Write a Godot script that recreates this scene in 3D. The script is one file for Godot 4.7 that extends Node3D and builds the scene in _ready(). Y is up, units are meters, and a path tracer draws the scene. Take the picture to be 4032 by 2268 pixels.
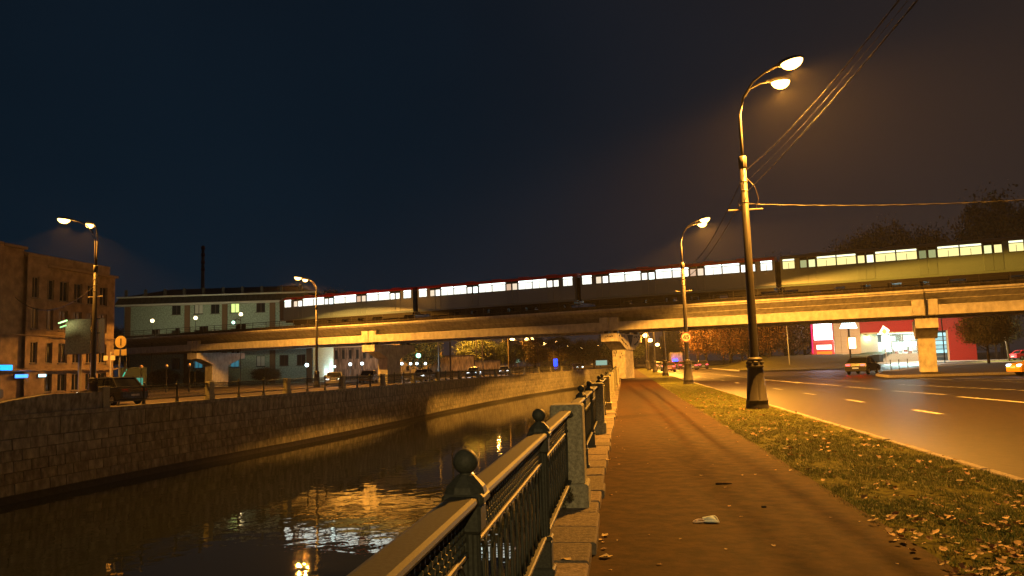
extends Node3D
# A river embankment at night: iron railing, path, verge and road on the right,
# a metro viaduct with two trains, buildings and lamps on both banks.

var rng := RandomNumberGenerator.new()
var taken := {}
var tex := {}
var mats := {}

# ------------------------------------------------------------------ naming and tagging
func nm(parent: Node, called: String) -> String:
	var key := str(parent.get_instance_id()) + called
	if not taken.has(key):
		taken[key] = 0
		return called
	taken[key] += 1
	return "%s_%03d" % [called, taken[key]]

func add(o: Node3D, called: String, parent: Node = null) -> Node3D:
	var p: Node = parent if parent else self
	o.name = nm(p, called)
	p.add_child(o, true)
	return o

func thing(called: String, label: String, category: String, at := Vector3.ZERO, turn := 0.0, group := "") -> Node3D:
	var o := Node3D.new()
	add(o, called)
	o.position = at
	o.rotation.y = turn
	return tag(o, label, category, group)

func tag(o: Node3D, label: String, category: String, group := "") -> Node3D:
	o.set_meta("label", label)
	o.set_meta("category", category)
	if group != "":
		o.set_meta("group", group)
	return o

func structure(o: Node3D) -> Node3D:
	o.set_meta("kind", "structure")
	return o

func stuff(o: Node3D) -> Node3D:
	o.set_meta("kind", "stuff")
	return o

func copy(src: Node3D, label: String, at: Vector3, turn := 0.0, group := "") -> Node3D:
	var o: Node3D = src.duplicate()
	var base: String = str(src.name)
	var re := RegEx.create_from_string("_[0-9]{3}$")
	base = re.sub(base, "")
	add(o, base)
	o.position = at
	o.rotation.y = turn
	o.set_meta("label", label)
	if group != "":
		o.set_meta("group", group)
	return o

func put(called: String, st: SurfaceTool, m: Material, parent: Node = null) -> MeshInstance3D:
	st.generate_normals()
	var o := MeshInstance3D.new()
	o.mesh = st.commit()
	o.material_override = m
	add(o, called, parent)
	return o

func put_mesh(called: String, mesh: Mesh, m: Material, parent: Node, at: Transform3D) -> MeshInstance3D:
	var o := MeshInstance3D.new()
	o.mesh = mesh
	o.material_override = m
	o.transform = at
	add(o, called, parent)
	return o

func nth(k: int) -> String:
	var w := ["first", "second", "third", "fourth", "fifth", "sixth", "seventh", "eighth", "ninth", "tenth", "eleventh", "twelfth", "thirteenth", "fourteenth", "fifteenth", "sixteenth"]
	return w[k] if k < w.size() else str(k + 1) + "th"

# ------------------------------------------------------------------ shapes
func S(flat := true) -> SurfaceTool:
	var st := SurfaceTool.new()
	st.begin(Mesh.PRIMITIVE_TRIANGLES)
	st.set_smooth_group(-1 if flat else 0)
	return st

func tri(st: SurfaceTool, a: Vector3, b: Vector3, c: Vector3) -> void:   # counter-clockwise seen from outside
	st.add_vertex(a); st.add_vertex(c); st.add_vertex(b)

func quad(st: SurfaceTool, a: Vector3, b: Vector3, c: Vector3, d: Vector3) -> void:
	tri(st, a, b, c)
	tri(st, a, c, d)

func box(st: SurfaceTool, c: Vector3, s: Vector3, b := Basis.IDENTITY) -> void:
	var h := s * 0.5
	var v: Array[Vector3] = []
	for i in 8:
		v.append(c + b * Vector3(h.x if i & 1 else -h.x, h.y if i & 2 else -h.y, h.z if i & 4 else -h.z))
	quad(st, v[4], v[5], v[7], v[6])
	quad(st, v[1], v[0], v[2], v[3])
	quad(st, v[5], v[1], v[3], v[7])
	quad(st, v[0], v[4], v[6], v[2])
	quad(st, v[6], v[7], v[3], v[2])
	quad(st, v[0], v[1], v[5], v[4])

# box with chamfered edges: twelve chamfers and eight corner triangles
func bbox(st: SurfaceTool, c: Vector3, s: Vector3, e: float, b := Basis.IDENTITY) -> void:
	var h := s * 0.5
	var p := func(sx: float, sy: float, sz: float, ax: int) -> Vector3:
		var q := Vector3(sx * (h.x - (0.0 if ax == 0 else e)), sy * (h.y - (0.0 if ax == 1 else e)), sz * (h.z - (0.0 if ax == 2 else e)))
		return c + b * q
	for s1: float in [-1.0, 1.0]:
		fquad(st, c, p.call(s1, -1, -1, 0), p.call(s1, 1, -1, 0), p.call(s1, 1, 1, 0), p.call(s1, -1, 1, 0))
		fquad(st, c, p.call(-1, s1, -1, 1), p.call(1, s1, -1, 1), p.call(1, s1, 1, 1), p.call(-1, s1, 1, 1))
		fquad(st, c, p.call(-1, -1, s1, 2), p.call(1, -1, s1, 2), p.call(1, 1, s1, 2), p.call(-1, 1, s1, 2))
		for s2: float in [-1.0, 1.0]:
			fquad(st, c, p.call(s1, s2, -1, 0), p.call(s1, s2, 1, 0), p.call(s1, s2, 1, 1), p.call(s1, s2, -1, 1))
			fquad(st, c, p.call(s1, -1, s2, 0), p.call(s1, 1, s2, 0), p.call(s1, 1, s2, 2), p.call(s1, -1, s2, 2))
			fquad(st, c, p.call(-1, s1, s2, 1), p.call(1, s1, s2, 1), p.call(1, s1, s2, 2), p.call(-1, s1, s2, 2))
			for s3: float in [-1.0, 1.0]:
				ftri(st, c, p.call(s1, s2, s3, 0), p.call(s1, s2, s3, 1), p.call(s1, s2, s3, 2))

# a quad or triangle turned so that it faces away from the point o
func fquad(st: SurfaceTool, o: Vector3, a: Vector3, b: Vector3, c: Vector3, d: Vector3) -> void:
	if (b - a).cross(c - a).dot((a + c) * 0.5 - o) < 0.0:
		quad(st, a, d, c, b)
	else:
		quad(st, a, b, c, d)

func ftri(st: SurfaceTool, o: Vector3, a: Vector3, b: Vector3, c: Vector3) -> void:
	if (b - a).cross(c - a).dot(a - o) < 0.0:
		tri(st, a, c, b)
	else:
		tri(st, a, b, c)

func tube(st: SurfaceTool, pts: Array, radii: Array, n := 8) -> void:
	var rings := []
	for i in pts.size():
		var p: Vector3 = pts[i]
		var d: Vector3 = (pts[mini(i + 1, pts.size() - 1)] - pts[maxi(i - 1, 0)]).normalized()
		var side := d.cross(Vector3.UP if absf(d.y) < 0.95 else Vector3.RIGHT).normalized()
		var up := side.cross(d)
		var r: float = radii[mini(i, radii.size() - 1)]
		var ring := []
		for k in n:
			var a := TAU * k / n
			ring.append(p + (side * cos(a) + up * sin(a)) * r)
		rings.append(ring)
	for i in pts.size() - 1:
		for k in n:
			var k2 := (k + 1) % n
			quad(st, rings[i][k], rings[i + 1][k], rings[i + 1][k2], rings[i][k2])
	for k in range(1, n - 1):
		tri(st, rings[0][0], rings[0][k], rings[0][k + 1])
		var L: Array = rings[-1]
		tri(st, L[0], L[k + 1], L[k])

func lathe(st: SurfaceTool, prof: Array, n: int, at := Vector3.ZERO, b := Basis.IDENTITY) -> void:   # prof: Vector2(radius, height) from below
	for i in prof.size() - 1:
		for k in n:
			var a := TAU * k / n
			var c := TAU * (k + 1) / n
			var p0: Vector2 = prof[i]
			var p1: Vector2 = prof[i + 1]
			var q := [Vector3(p0.x * sin(a), p0.y, p0.x * cos(a)), Vector3(p0.x * sin(c), p0.y, p0.x * cos(c)), Vector3(p1.x * sin(c), p1.y, p1.x * cos(c)), Vector3(p1.x * sin(a), p1.y, p1.x * cos(a))]
			for j in 4:
				q[j] = at + b * q[j]
			if p0.x < 0.0001:
				tri(st, q[0], q[2], q[3])
			elif p1.x < 0.0001:
				tri(st, q[0], q[1], q[2])
			else:
				quad(st, q[0], q[1], q[2], q[3])

func ball(st: SurfaceTool, c: Vector3, r: Vector3, n := 12, b := Basis.IDENTITY, lo := -PI / 2, hi := PI / 2) -> void:
	var prof := []
	var m := maxi(4, n / 2)
	for i in m + 1:
		var a := lerpf(lo, hi, float(i) / m)
		prof.append(Vector2(maxf(cos(a), 0.0), sin(a)))
	if absf(lo + PI / 2) > 0.01:
		prof.push_front(Vector2(0, sin(lo)))
	if absf(hi - PI / 2) > 0.01:
		prof.push_back(Vector2(0, sin(hi)))
	lathe(st, prof, n, c, b * Basis.from_scale(r))

# polygon in XY (counter-clockwise), extruded along Z from z0 to z1
func prism(st: SurfaceTool, poly: PackedVector2Array, z0: float, z1: float, t := Transform3D.IDENTITY) -> void:
	if Geometry2D.is_polygon_clockwise(poly):
		poly = poly.duplicate()
		poly.reverse()
	var ids := Geometry2D.triangulate_polygon(poly)
	for i in range(0, ids.size(), 3):
		var a := poly[ids[i]]
		var b := poly[ids[i + 1]]
		var c := poly[ids[i + 2]]
		if (b - a).cross(c - a) < 0.0:
			var w := b
			b = c
			c = w
		tri(st, t * Vector3(a.x, a.y, z1), t * Vector3(b.x, b.y, z1), t * Vector3(c.x, c.y, z1))
		tri(st, t * Vector3(a.x, a.y, z0), t * Vector3(c.x, c.y, z0), t * Vector3(b.x, b.y, z0))
	for i in poly.size():
		var a := poly[i]
		var b := poly[(i + 1) % poly.size()]
		quad(st, t * Vector3(a.x, a.y, z0), t * Vector3(b.x, b.y, z0), t * Vector3(b.x, b.y, z1), t * Vector3(a.x, a.y, z1))

# a flat polygon of ground given as (x, z), with an edge that goes down by "edge"
func slab(st: SurfaceTool, poly: PackedVector2Array, y: float, edge: float) -> void:
	var t := Transform3D(Basis(Vector3(1, 0, 0), Vector3(0, 0, -1), Vector3(0, 1, 0)), Vector3(0, 0, 0))
	# local (x, y', z') -> world (x, z', -y')
	var flip := PackedVector2Array()
	for p in poly:
		flip.append(Vector2(p.x, -p.y))
	prism(st, flip, y - edge, y, t)

# a wall in XY that looks towards +Z, with rectangular openings and their reveals
func pierced(st: SurfaceTool, w: float, h: float, holes: Array, deep: float) -> void:
	var xs := [0.0, w]
	var ys := [0.0, h]
	for r: Rect2 in holes:
		for v in [r.position.x, r.end.x]:
			if not xs.has(v): xs.append(v)
		for v in [r.position.y, r.end.y]:
			if not ys.has(v): ys.append(v)
	xs.sort()
	ys.sort()
	for i in xs.size() - 1:
		for j in ys.size() - 1:
			var c := Vector2((xs[i] + xs[i + 1]) / 2, (ys[j] + ys[j + 1]) / 2)
			var open := false
			for r: Rect2 in holes:
				if r.has_point(c):
					open = true
			if not open:
				quad(st, Vector3(xs[i], ys[j], 0), Vector3(xs[i + 1], ys[j], 0), Vector3(xs[i + 1], ys[j + 1], 0), Vector3(xs[i], ys[j + 1], 0))
	for r: Rect2 in holes:
		var a := r.position
		var b := r.end
		quad(st, Vector3(a.x, a.y, 0), Vector3(b.x, a.y, 0), Vector3(b.x, a.y, -deep), Vector3(a.x, a.y, -deep))
		quad(st, Vector3(b.x, b.y, 0), Vector3(a.x, b.y, 0), Vector3(a.x, b.y, -deep), Vector3(b.x, b.y, -deep))
		quad(st, Vector3(a.x, b.y, 0), Vector3(a.x, a.y, 0), Vector3(a.x, a.y, -deep), Vector3(a.x, b.y, -deep))
		quad(st, Vector3(b.x, a.y, 0), Vector3(b.x, b.y, 0), Vector3(b.x, b.y, -deep), Vector3(b.x, a.y, -deep))

# ------------------------------------------------------------------ textures and materials
func lin(r: float, g: float, b: float) -> Color:
	return Color(r, g, b).linear_to_srgb()

# grey noise between lo and hi, in sRGB steps, tileable; wide/high differ to stretch the grain
func noise(called: String, seed_: int, freq: float, oct: int, lo: float, hi: float, size := 256, stretch := 1, gain := 0.5) -> void:
	var f := FastNoiseLite.new()
	f.seed = seed_
	f.noise_type = FastNoiseLite.TYPE_SIMPLEX_SMOOTH
	f.frequency = freq
	f.fractal_octaves = oct
	f.fractal_gain = gain
	var im := f.get_seamless_image(size, size / stretch)
	im.convert(Image.FORMAT_L8)
	var d := im.get_data()
	for i in d.size():
		d[i] = int(clampf(lerpf(lo, hi, d[i] / 255.0), 0.0, 1.0) * 255.0)
	im = Image.create_from_data(size, size / stretch, false, Image.FORMAT_L8, d)
	if stretch > 1:
		im.resize(size, size, Image.INTERPOLATE_CUBIC)
	im.convert(Image.FORMAT_RGB8)
	tex[called] = ImageTexture.create_from_image(im)

func speckle(called: String, seed_: int, size: int) -> void:   # asphalt: light and dark aggregate
	var r := RandomNumberGenerator.new()
	r.seed = seed_
	var d := PackedByteArray()
	d.resize(size * size)
	for i in d.size():
		var v := 0.78 + r.randf_range(-0.09, 0.09)
		if r.randf() < 0.05: v += 0.2
		if r.randf() < 0.06: v -= 0.2
		d[i] = int(clampf(v, 0.0, 1.0) * 255.0)
	var im := Image.create_from_data(size, size, false, Image.FORMAT_L8, d)
	im.convert(Image.FORMAT_RGB8)
	tex[called] = ImageTexture.create_from_image(im)

func M(c: Color, rough := 0.8, t := "", metres := 2.0, relief := "", depth_cm := 0.5, metal := 0.0) -> StandardMaterial3D:
	var key := "%s|%s|%s|%s|%s|%s|%s" % [c, rough, t, metres, relief, depth_cm, metal]
	if mats.has(key):
		return mats[key]
	var m := StandardMaterial3D.new()
	m.albedo_color = c
	m.roughness = rough
	m.metallic = metal
	m.metallic_specular = 0.12 if rough >= 0.8 else (0.3 if rough > 0.4 else 0.5)
	if t != "" or relief != "":
		m.uv1_triplanar = true
		m.uv1_world_triplanar = true
		m.uv1_scale = Vector3.ONE / metres
	if t != "":
		m.albedo_texture = tex[t]
	if relief != "":
		m.heightmap_enabled = true
		m.heightmap_texture = tex[relief]
		m.heightmap_scale = depth_cm
	mats[key] = m
	return m

func glow(c: Color, energy: float) -> StandardMaterial3D:
	var key := "glow%s%s" % [c, energy]
	if mats.has(key):
		return mats[key]
	var m := StandardMaterial3D.new()
	m.albedo_color = Color(c.r * 0.35, c.g * 0.35, c.b * 0.35)
	m.emission_enabled = true
	m.emission = c
	m.emission_energy_multiplier = energy
	mats[key] = m
	return m

func leafy() -> StandardMaterial3D:
	if mats.has("leafy"):
		return mats["leafy"]
	var m := StandardMaterial3D.new()
	m.vertex_color_use_as_albedo = true
	m.roughness = 0.75
	m.cull_mode = BaseMaterial3D.CULL_DISABLED
	m.backlight_enabled = true
	m.backlight = Color(0.35, 0.35, 0.2)
	mats["leafy"] = m
	return m

func omni(parent: Node, at: Vector3, c: Color, e: float, size := 0.1, rng_ := 120.0) -> OmniLight3D:
	var l := OmniLight3D.new()
	l.light_color = c
	l.light_energy = e
	l.light_size = size
	l.omni_range = rng_
	l.omni_attenuation = 2.0
	l.shadow_enabled = true
	l.position = at
	parent.add_child(l, true)
	return l

func area(parent: Node, at: Transform3D, size: Vector2, c: Color, e: float) -> AreaLight3D:   # shines along its own -Z
	var l := AreaLight3D.new()
	l.area_size = size
	l.light_color = c
	l.light_energy = e
	l.shadow_enabled = true
	l.transform = at
	parent.add_child(l, true)
	return l

# ------------------------------------------------------------------ the place
const SODIUM := Color(1.0, 0.39, 0.042)        # linear
const COOL := Color(0.78, 1.0, 0.93)
const LAMP := 780.0
const WATER := -3.6

func bend(z: float) -> float:
	return 0.0 if z > -150.0 else 0.002 * (-150.0 - z) * (-150.0 - z)

# top edge of the far bank, from behind the camera to far away
var far_bank: Array[Vector2] = [Vector2(-26.8, 60), Vector2(-26.6, -20), Vector2(-26.4, -30), Vector2(-26, -35), Vector2(-25.2, -42), Vector2(-23.7, -52), Vector2(-22.5, -62), Vector2(-21.6, -72), Vector2(-20.8, -85), Vector2(-19.2, -103), Vector2(-16.5, -125), Vector2(-12.5, -150), Vector2(-6.5, -180), Vector2(4, -215), Vector2(22, -250), Vector2(55, -300), Vector2(140, -400)]

func on_bank(s: float) -> Array:     # metres along the far bank from z = -20: [place, tangent]
	var left := s
	for i in range(1, far_bank.size() - 1):
		var a := far_bank[i]
		var b := far_bank[i + 1]
		var l := a.distance_to(b)
		if left <= l:
			return [a.lerp(b, left / l), (b - a) / l]
		left -= l
	return [far_bank[-1], Vector2(0.6, -0.8)]

func _ready() -> void:
	var cam := Camera3D.new()
	cam.transform = Transform3D(Basis(Vector3(0.9894, -0.030389, -0.142001), Vector3(0.044003, 0.994624, 0.093741), Vector3(0.138389, -0.098996, 0.985418)).orthonormalized(), Vector3(0, 1.6, 0))
	cam.fov = 40.764
	cam.near = 0.05
	cam.far = 3000.0
	add_child(cam)
	cam.current = true
	sky_and_air()
	var moon := DirectionalLight3D.new()
	moon.light_energy = 0.012
	moon.light_angular_distance = 20.0
	moon.light_color = Color(0.75, 0.85, 1.0)
	moon.rotation_degrees = Vector3(-62, 25, 0)
	moon.shadow_enabled = true
	add_child(moon)
	rng.seed = 7
	textures()
	ground_and_water()
	quays()
	railings()
	viaduct()
	trains()
	lamps()
	left_buildings()
	right_side()
	far_things()
	vehicles()
	trees()
	small_things()

func sky_and_air() -> void:
	var we := WorldEnvironment.new()
	var e := Environment.new()
	e.background_mode = Environment.BG_SKY
	e.tonemap_mode = Environment.TONE_MAPPER_LINEAR
	e.tonemap_exposure = 1.0
	e.sdfgi_enabled = true
	e.ssao_enabled = true
	e.ssil_enabled = true
	# night sky: blue over the river, browner where the street lamps of the city light the cloud
	var f := FastNoiseLite.new()
	f.seed = 3
	f.frequency = 2.2
	f.fractal_octaves = 4
	var W := 512
	var H := 256
	var im := Image.create(W, H, false, Image.FORMAT_RGBF)
	for y in H:
		var el := PI * (0.5 - (y + 0.5) / H)
		for x in W:
			var az := TAU * (x + 0.5) / W
			var d := Vector3(sin(az) * cos(el), sin(el), -cos(az) * cos(el))
			var t := smoothstep(-0.3, 0.75, d.x)
			var up := clampf(d.y / 0.45, 0.0, 1.0)
			var low := Vector3(0.0024, 0.0105, 0.0200).lerp(Vector3(0.0215, 0.0160, 0.0145), t)
			var top := Vector3(0.0036, 0.0080, 0.0145).lerp(Vector3(0.0255, 0.0165, 0.0130), t)
			var c := low.lerp(top, up) * (1.0 + 0.16 * f.get_noise_3dv(d))
			im.set_pixel(x, y, Color(c.x, c.y, c.z))
	var sky := Sky.new()
	var pm := PanoramaSkyMaterial.new()
	pm.panorama = ImageTexture.create_from_image(im)
	sky.sky_material = pm
	e.sky = sky
	e.fog_enabled = true
	e.fog_density = 0.00013
	e.fog_light_color = Color(0.9, 0.9, 0.92)
	we.environment = e
	add_child(we)

func textures() -> void:
	noise("fine", 11, 0.06, 4, 0.7, 1.0)
	noise("blotch", 12, 0.012, 5, 0.45, 1.0, 256, 1, 0.6)
	noise("streak", 13, 0.03, 4, 0.4, 1.05, 256, 8, 0.6)
	noise("patch", 14, 0.02, 5, 0.62, 1.0, 512, 1, 0.65)
	noise("ripple", 15, 0.016, 4, 0.0, 1.0, 512, 1, 0.42)
	noise("grain", 16, 0.12, 3, 0.0, 1.0)
	noise("soil", 17, 0.03, 5, 0.35, 1.0, 256, 1, 0.7)
	speckle("asphalt", 18, 512)
	noise("wall", 23, 0.02, 5, 0.55, 1.05, 512, 2, 0.6)
	noise("concrete", 19, 0.012, 6, 0.70, 1.04, 512, 2, 0.6)
	noise("plaster", 24, 0.01, 6, 0.72, 1.04, 512, 1, 0.6)
	noise("mottle", 20, 0.010, 6, 0.58, 1.06, 1024, 1, 0.6)
	# path surface: aggregate over mottled wear
	var a: Image = (tex["asphalt"] as ImageTexture).get_image()
	var b: Image = (tex["mottle"] as ImageTexture).get_image()
	a.convert(Image.FORMAT_L8)
	b.convert(Image.FORMAT_L8)
	var da := a.get_data()
	var db := b.get_data()
	for y in 1024:
		for x in 1024:
			db[y * 1024 + x] = da[(y % 512) * 512 + x % 512] * db[y * 1024 + x] / 255
	var worn := Image.create_from_data(1024, 1024, false, Image.FORMAT_L8, db)
	worn.convert(Image.FORMAT_RGB8)
	tex["worn"] = ImageTexture.create_from_image(worn)

# ------------------------------------------------------------------ ground, path, road, water
func strip(called: String, a: Array, b: Array, y: float, m: Material) -> MeshInstance3D:   # between two lines of (x, z)
	var st := S()
	for i in a.size() - 1:
		quad(st, Vector3(a[i].x, y, a[i].y), Vector3(b[i].x, y, b[i].y), Vector3(b[i + 1].x, y, b[i + 1].y), Vector3(a[i + 1].x, y, a[i + 1].y))
	return structure(put(called, st, m)) as MeshInstance3D

func line_at(x: float) -> Array:
	var out := []
	for z: float in [60, 20, -20, -60, -100, -150, -170, -190, -210, -230, -250, -270, -300, -340, -400]:
		out.append(Vector2(x + bend(z), z))
	return out

func ground_and_water() -> void:
	var lb := []
	var lf := []
	for p in far_bank:
		lb.append(p)
		lf.append(Vector2(-900, p.y))
	lb.append(Vector2(300, -900)); lf.append(Vector2(-900, -900))
	lb.push_front(Vector2(-26.8, 300)); lf.push_front(Vector2(-900, 300))
	strip("left_bank_ground", lf, lb, 0.0, M(lin(0.13, 0.105, 0.08), 0.9, "asphalt", 1.3, "grain", 0.4))
	var wide := []
	for p in line_at(-0.95): wide.append(p)
	var rf := []
	for p in wide: rf.append(Vector2(900, p.y))
	wide.push_front(Vector2(-0.95, 300)); rf.push_front(Vector2(900, 300))
	wide.append(Vector2(400, -900)); rf.append(Vector2(900, -900))
	strip("right_bank_ground", wide, rf, -0.16, M(lin(0.05, 0.045, 0.035), 0.95, "soil", 3.0))
	var water := M(lin(0.006, 0.008, 0.006), 0.02, "", 8.0, "ripple", 0.4)
	var st := S()
	quad(st, Vector3(-45, WATER, 120), Vector3(5, WATER, 120), Vector3(420, WATER, -640), Vector3(-45, WATER, -640))
	structure(put("river_water", st, water))
	st = S()
	quad(st, Vector3(-45, WATER - 1.5, 120), Vector3(5, WATER - 1.5, 120), Vector3(420, WATER - 1.5, -640), Vector3(-45, WATER - 1.5, -640))
	structure(put("river_bed", st, M(lin(0.03, 0.03, 0.02), 1.0)))
	strip("path", line_at(-0.34), line_at(2.36), 0.0, M(lin(0.074, 0.036, 0.009), 0.85, "worn", 3.1, "grain", 0.2))
	# worn asphalt: long overlapping patches where the path was resurfaced, each a sheet of its own
	strip("verge_ground", line_at(2.36), line_at(4.74), -0.012, M(lin(0.12, 0.12, 0.016), 0.95, "soil", 1.1, "grain", 0.15))
	# road: one sheet, wide at the junction with the side street
	var ra := line_at(4.88)
	var rb := []
	for p: Vector2 in ra:
		rb.append(Vector2(p.x + (170.0 if p.y > -90.0 else (150.0 if p.y > -101.0 else 10.0)), p.y))
	var tar := M(lin(0.034, 0.022, 0.013), 0.58, "worn", 4.3, "grain", 0.3)
	tar.metallic_specular = 0.22
	strip("road", ra, rb, -0.1, tar)
	side_street()
	road_markings()
	kerbs()

func side_street() -> void:
	var st := S()
	quad(st, Vector3(14.88, -0.104, -99), Vector3(60, -0.104, -99), Vector3(60, -0.104, -230), Vector3(40, -0.104, -230))
	structure(put("side_street", st, M(lin(0.034, 0.022, 0.013), 0.58, "worn", 4.3)))

func road_markings() -> void:
	var paint := M(lin(0.34, 0.33, 0.29), 0.8, "mottle", 1.6)
	var root := Node3D.new()
	add(root, "road_marking")
	structure(root)
	var dash := func(called: String, x0: float, z0: float, x1: float, z1: float, w: float) -> void:
		var st := S()
		var a := Vector2(x0, z0)
		var b := Vector2(x1, z1)
		var n := (b - a).normalized().orthogonal() * w / 2
		quad(st, Vector3(a.x - n.x, -0.096, a.y - n.y), Vector3(a.x + n.x, -0.096, a.y + n.y), Vector3(b.x + n.x, -0.096, b.y + n.y), Vector3(b.x - n.x, -0.096, b.y - n.y))
		put(called, st, paint, root)
	var k := 1.0625      # the road lies 0.1 m lower than the path
	# lane line: three-metre dashes
	for i in 24:
		var z := -22.6 - 6.05 * i
		var x := 8.1 + (z + 21.7) * 0.0255
		if z < -60: x = 7.12 + (z + 60) * 0.002
		dash.call("lane_dash", x * k + bend(z), (z + 0.9) * k, (x - 0.04) * k + bend(z), (z - 0.9) * k, 0.2)
	# centre line: long dashes near the junction, unbroken beyond
	for d in [[12.25, -22.0, 12.9, -16.0], [12.0, -25.4, 11.75, -29.8], [11.9, -31.4, 11.4, -35.6], [11.4, -37.3, 11.1, -41.4], [11.2, -43.1, 10.5, -49.5], [10.5, -49.5, 9.9, -60.0], [9.9, -60.0, 9.7, -80.0], [9.7, -80.0, 8.4, -100.0], [8.4, -100.0, 8.3, -145.0]]:
		dash.call("centre_line", d[0] * k, d[1] * k, d[2] * k, d[3] * k, 0.26)
	dash.call("faint_line", 13.0 * k, -60.3 * k, 13.9 * k, -47.8 * k, 0.1)
	for i in 15:
		var t := i / 14.0
		var x: float = lerpf(14.0, 15.9, t) * k
		var z: float = lerpf(-42.5, -31.0, t) * k
		dash.call("short_dash", x, z, x + 0.06, z + 0.42, 0.4)
	dash.call("edge_line", 18.5 * k, -56.8 * k, 18.4 * k, -47.3 * k, 0.16)
	dash.call("edge_line", 19.7 * k, -50.4 * k, 21.0 * k, -44.5 * k, 0.2)
	dash.call("edge_line", 18.9 * k, -47.0 * k, 19.6 * k, -40.5 * k, 0.12)

func kerbs() -> void:
	var stone := M(lin(0.30, 0.27, 0.24), 0.8, "patch", 1.1, "grain", 0.3)
	var root := Node3D.new()
	add(root, "kerb")
	structure(root)
	var variants := []
	for v in 3:
		var st := S()
		bbox(st, Vector3.ZERO, Vector3(0.15, 0.3, 0.985 - 0.006 * v), 0.018 + 0.006 * v)
		st.generate_normals()
		variants.append(st.commit())
	for i in 130:
		var z := 1.0 - i
		var t := Transform3D(Basis(Vector3.UP, rng.randf_range(-0.008, 0.008)), Vector3(4.81 + bend(z) + rng.randf_range(-0.008, 0.008), -0.14 + rng.randf_range(-0.008, 0.006), z))
		put_mesh("kerb_stone", variants[i % 3], stone, root, t)

# ------------------------------------------------------------------ quay walls
func quays() -> void:
	# the wall below our own railing
	var dark := M(lin(0.16, 0.15, 0.13), 0.9, "streak", 2.5)
	var st := S()
	var l := line_at(-0.95)
	for i in l.size() - 1:
		quad(st, Vector3(l[i].x, WATER - 1, l[i].y), Vector3(l[i].x, -0.05, l[i].y), Vector3(l[i + 1].x, -0.05, l[i + 1].y), Vector3(l[i + 1].x, WATER - 1, l[i + 1].y))
	var near := put("near_quay_wall", st, dark)
	tag(near, "stone quay wall under the near railing, dropping to the river", "wall")
	# plinth slabs under our railing
	var root := thing("railing_plinth", "row of worn stone slabs under the near iron railing", "plinth")
	var stone: Array = [M(lin(0.20, 0.17, 0.13), 0.85, "patch", 0.9, "grain", 0.5), M(lin(0.16, 0.14, 0.11), 0.85, "patch", 0.7, "grain", 0.5), M(lin(0.23, 0.19, 0.145), 0.85, "patch", 1.0, "grain", 0.5)]
	var z := 1.2
	while z > -75.0:
		var w := rng.randf_range(0.62, 0.82)
		st = S()
		var out := rng.randf_range(-0.03, 0.02)
		bbox(st, Vector3.ZERO, Vector3(0.64 + out, 0.3, w - 0.022), 0.016)
		put("plinth_slab", st, stone[rng.randi() % 3], root).transform = Transform3D(Basis(Vector3(0, 0, 1), rng.randf_range(-0.012, 0.012)), Vector3(-0.63 + out / 2, -0.05 + rng.randf_range(-0.012, 0.008), z - w / 2))
		z -= w
	st = S()
	box(st, Vector3(-0.63, -0.06, -112), Vector3(0.62, 0.29, 74))
	put("plinth_slab_row", st, stone[0], root)
	far_wall()

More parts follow.
